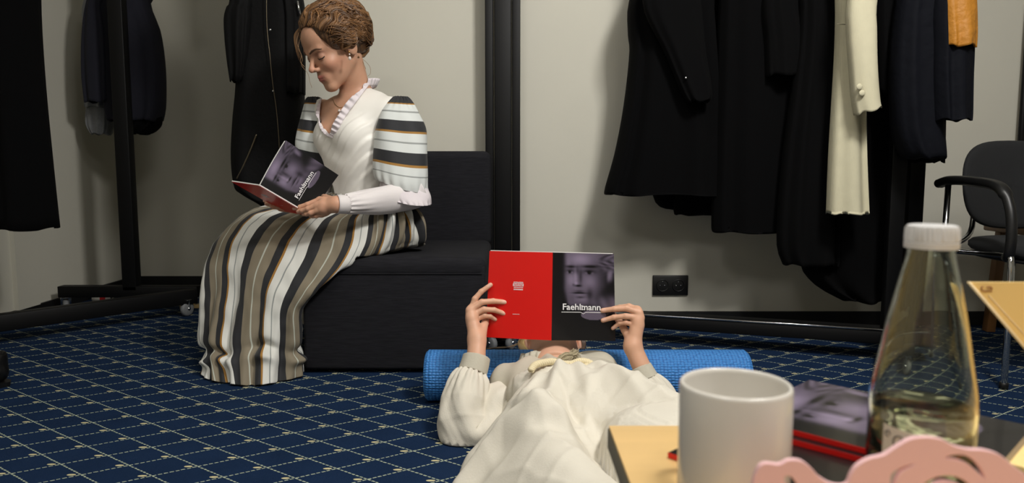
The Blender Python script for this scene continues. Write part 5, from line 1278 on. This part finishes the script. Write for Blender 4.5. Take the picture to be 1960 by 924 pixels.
# ---- blouse over chest and shoulders
def blouse(p):
    d = sell(p, chest+[-.005, -.01, .004], (.165, .16, .080), RL); d = smin(d, sseg(p, S1_+[0, 0, .004], S2_+[0, 0, .004], .052), .04)
    d = smin(d, sell(p, belly, (.14, .12, .076), RL), .04)
    d = smax(d, .003-p[:, 2], .004)
    q = to_world([0, -.03, -.06], HL)
    return d

# ---- gown: one cloth falling over the body to the carpet
m_linen = mat('cream_linen', (216, 210, 196), .85, bump=.35, bscale=260, bdist=.0012, var=.02, vscale=14)
m_linen2 = mat('ecru_linen_blouse', (190, 184, 168), .88, bump=.35, bscale=260, bdist=.0012, var=.03, vscale=14)
FOOT = [(-.03, 1.745), (-.05, 1.68), (-.075, 1.56), (-.115, 1.42), (-.13, 1.25), (-.06, 1.02), (.12, .84), (.42, .74), (.76, .80), (.80, 1.10), (.70, 1.42), (.58, 1.60), (.42, 1.665), (.28, 1.675), (.18, 1.685), (.10, 1.695), (.03, 1.71)]
FOOT = cr(np.array(FOOT), 120, True)
def ridge(xy, pts, sg):
    """soft ridges: pts = (x, y, height)"""
    h = np.zeros(len(xy))
    pts = np.array(pts); best = np.full(len(xy), 1e9); hh = np.zeros(len(xy))
    for a, b in zip(pts[:-1], pts[1:]):
        ba = (b-a)[:2]; t = np.clip(((xy-a[:2])@ba)/(ba@ba), 0, 1); d = np.linalg.norm(xy-a[:2]-t[:, None]*ba, axis=1); z = a[2]+(b[2]-a[2])*t
        s = z*np.exp(-(d/sg)**2); hh = np.maximum(hh, s) if sg < .05 else np.where(s > hh, s, hh)
    return hh
N1, N2 = 230, 250
gx, gy = np.meshgrid(np.linspace(-.20, .86, N1), np.linspace(.68, 1.86, N2), indexing='ij'); xy = np.stack([gx.ravel(), gy.ravel()], 1)
h1_ = ridge(xy, [(.09, 1.76, .195), (.16, 1.64, .212), (.25, 1.52, .200), (.35, 1.36, .195), (.44, 1.15, .185), (.55, .98, .16), (.62, .80, .07)], .135)
h2_ = ridge(xy, [(.10, 1.70, .17), (.05, 1.52, .165), (.06, 1.34, .150), (.14, 1.12, .14), (.26, .95, .10)], .115)
h = np.maximum(h1_, h2_); h = h+.30*np.minimum(h1_, h2_)*np.exp(-((h1_-h2_)/.06)**2)*.35
cx0 = np.array([.11, 1.74]); rr_ = xy-cx0; ang_ = np.arctan2(rr_[:, 0], -rr_[:, 1]); rad = np.linalg.norm(rr_, axis=1)
h = h+.010*np.sin(ang_*9+1.2+3*rad)*np.clip(rad/.15, 0, 1)*np.clip((.55-rad)/.3, .3, 1)+.006*np.sin(ang_*17+2)*np.clip(rad/.08, 0, 1)*np.exp(-rad/.22)
h = h+.006*noise3(np.c_[xy, 0*xy[:, :1]], 14, 21)
h = h+ridge(xy, [(-.10, 1.46, .05), (.0, 1.47, .045), (.06, 1.40, .03)], .022)+ridge(xy, [(-.11, 1.36, .05), (-.02, 1.40, .055), (.10, 1.36, .03)], .024)-ridge(xy, [(-.07, 1.49, .035), (.03, 1.50, .03)], .02)
h = h+ridge(xy, [(.14, 1.70, .016), (.24, 1.62, .02), (.40, 1.56, .02)], .018)-ridge(xy, [(.19, 1.62, .014), (.30, 1.56, .018)], .02)
h = h+ridge(xy, [(.17, 1.55, .014), (.15, 1.42, .02), (.2, 1.30, .016)], .016)
sd = poly_sd(xy, FOOT); e = np.clip((-sd+.004)/.075, 0, 1); prof_ = np.sqrt(1-(1-e)**2)
w1 = np.abs(np.sin(xy[:, 0]*31+xy[:, 1]*17+2.2*noise3(np.c_[xy, 0*xy[:, :1]], 9, 31))); w2 = np.abs(np.sin(xy[:, 0]*19-xy[:, 1]*38+2.5*noise3(np.c_[xy, 0*xy[:, :1]], 8, 33)))
h = h+.0045*(1-w1)**2.5+.004*(1-w2)**2.5
for p_, q_, a_, g_ in (((.11, 1.70), (.03, 1.36), .012, .012), ((.09, 1.70), (-.04, 1.50), .010, .010), ((.15, 1.69), (.14, 1.38), .012, .014), ((.18, 1.68), (.27, 1.40), .010, .012), ((.02, 1.50), (.12, 1.30), .014, .016), ((-.06, 1.42), (.06, 1.30), .012, .014), ((.20, 1.50), (.10, 1.28), .010, .012)):
    h = h+ridge(xy, [(*p_, a_*.4), ((p_[0]+q_[0])/2+.012, (p_[1]+q_[1])/2, a_), (*q_, a_*.3)], g_)
def top_of(fn, xy, zs=np.linspace(.30, .0, 61)):
    o = np.zeros(len(xy)); done = np.zeros(len(xy), bool)
    for z in zs:
        m = ~done
        if not m.any(): break
        d = fn(np.c_[xy[m], np.full(m.sum(), z)].astype(np.float32)); i = np.where(m)[0][d < 0]; o[i] = z; done[i] = True
    return o
bt = top_of(lambda p: np.minimum(body2(p), blouse(p)), xy)
bt = np.where((xy[:, 0] < .0) & (xy[:, 1] > 1.60), 0, bt)
e2_ = np.clip((1.70-xy[:, 1])/.05+.5, 0, 1)
h = np.maximum(np.maximum(h, .012)*prof_+.005, np.where(bt > 0, bt+.012+.012*e2_, 0))
keep = sd < .003
body_top = 0*h
idx = -np.ones(len(xy), int); idx[keep] = np.arange(keep.sum())
V = np.c_[xy, h][keep]; F_ = [tuple(idx[list(q)]) for q in grid(N1, N2) if all(idx[i] >= 0 for i in q)]
o = mk('gown_skirt', G().add(V, F_), m_linen, lyr, flip=True); md = o.modifiers.new('t', 'SOLIDIFY'); md.thickness = .0025; md.offset = -1
v, f = nets(blouse, (-.16, 1.40, -.01), (.45, 2.02, .28), .0055)
n_ = vnormals(v, f); w_ = np.clip(v[:, 2]/.08, 0, 1)
dirn = np.arctan2(v[:, 0]-.09, 1.95-v[:, 1]); v = v+n_*((.0055*np.sin(dirn*15+8*v[:, 2])+.005*noise3(v, 26, 8))*w_)[:, None]
v[:, 2] = np.maximum(v[:, 2], .002)
mk('blouse', G().add(v, f), m_linen2, lyr)
# gathered collar
a = np.linspace(0, 2*math.pi, 181); V = []; cn = np.array([.103, 1.905, .150])
for k, (r, z) in enumerate([(.074, -.050), (.070, -.028), (.064, -.008), (.061, .004), (.058, .003), (.056, -.012)]):
    w_ = (.0035+.002*(k < 2))*np.sin(21*a+.7*np.sin(3*a))
    up = np.array([0, .35, .94]); V.append(cn[None]+np.stack([(r*1.25+w_)*np.cos(a), (r*.9+w_)*np.sin(a)*.94, -(r*.9)*np.sin(a)*.35], 1)+up*z+np.stack([0*a, 0*a, .004*np.sin(5*a)], 1))
o = mk('collar', G().add(np.array(V).reshape(-1, 3), grid(6, 181)), m_linen2, lyr); md = o.modifiers.new('t', 'SOLIDIFY'); md.thickness = .0015
# sleeves and cuffs
def puffy(pts, rad, k=15, seed=0, m=90, n=120, ga=.09, end=None):
    path = cr(PP(pts)+([end] if end is not None else []), m); r = np.interp(np.linspace(0, 1, m), np.linspace(0, 1, len(rad)), rad); o = np.random.RandomState(seed).uniform(0, 6, 4)
    v, f, uv = tube(path, r, n, False, fn=lambda a, th: 1+ga*np.exp(-(a/.20)**2)*np.sin(k*th+o[0])+.07*np.sin(4*th+2*a+o[1])*np.clip(a*3, 0, 1)+.05*np.sin(3*th-16*a+o[2])*np.clip(a*4-.5, 0, 1)+.03*np.sin(7*th+13*a+o[3]))
    v = v+vnormals(v, f)*(.003*noise3(v, 38, seed))[:, None]; v[:, 2] = np.maximum(v[:, 2], .003); return v, f, uv
cloth('sleeve', puffy([(905, 711, 1.779), (900, 728, 1.768), (893, 768, 1.740), (889, 808, 1.710), (898, 838, 1.690), (930, 812, 1.725), (955, 775, 1.76)], [.034, .048, .062, .064, .052, .058, .056, .036], seed=4, end=S1_+[.05, -.02, -.02]), MATS['cream_linen'], lyr)
cloth('sleeve', puffy([(1237, 724, 1.835), (1243, 737, 1.83), (1256, 765, 1.82), (1262, 800, 1.82), (1258, 820, 1.83), (1230, 790, 1.88)], [.030, .042, .050, .052, .045, .05, .05], seed=6, end=S2_), MATS['cream_linen'], lyr)
cf = lambda pts, r: tube(cr(PP(pts), 14), np.linspace(r[0], r[1], 14), 56, False, fn=lambda a, th: 1+.02*np.sin(2*th+1)+.008*np.sin(9*th))
cloth('cuff', cf([(912, 684, 1.800), (909, 697, 1.790), (904, 713, 1.778)], (.0345, .0365)), m_linen2, lyr, .002)
cloth('cuff', cf([(1226, 702, 1.848), (1231, 713, 1.842), (1238, 727, 1.834)], (.0285, .0325)), m_linen2, lyr, .002)
# rope belt with frayed end
m_rope = mat('cotton_rope', (226, 212, 176), .85, bump=.5, bscale=400, bdist=.001)
rp = [(1016, 712, 1.655), (1024, 702, 1.665), (1040, 697, 1.675), (1058, 695, 1.68), (1075, 699, 1.675), (1092, 700, 1.672), (1108, 695, 1.672), (1124, 696, 1.668), (1142, 706, 1.66)]
path = cr(PP(rp), 160)+np.array([0, 0, .004]); T_, A__, B__ = frames(path); s = np.linspace(0, 1, 160); g = G()
for k in range(3):
    ph = s*2*math.pi*11+k*2.094; g.add(*tube(path+.0042*(np.cos(ph)[:, None]*A__+np.sin(ph)[:, None]*B__), .0046, 8)[:2])
rope = mk('rope_belt', g, m_rope, lyr)
path = cr(PP([(1078, 699, 1.685), (1096, 702, 1.66), (1112, 703, 1.655), (1126, 702, 1.655)]), 60)+np.array([0, 0, .001]); T_, A__, B__ = frames(path); s = np.linspace(0, 1, 60); g = G()
for k in range(3):
    ph = s*2*math.pi*4+k*2.094; g.add(*tube(path+.0042*(np.cos(ph)[:, None]*A__+np.sin(ph)[:, None]*B__), .0046, 8)[:2])
mk('rope_belt_end', g, m_rope, lyr)
g = G(); rg = np.random.RandomState(4); a0 = P(1066, 692, Y=1.70); a1 = P(1100, 678, Y=1.73)
for i in range(110):
    o1 = rg.normal(size=3)*.0035; o2 = rg.normal(size=3)*[.007, .006, .007]; mid = (a0+a1)/2+rg.normal(size=3)*.006
    g.add(*tube(cr([a0+o1, mid, a1+o2], 9), .0011, 5)[:2])
g.add(*tube([a0, (a0+a1)/2, a1-(a1-a0)*.1], [.006, .011, .007], 12)[:2])
mk('frayed_tassel', g, mat('frayed_rope', (168, 156, 128), .9), rope)
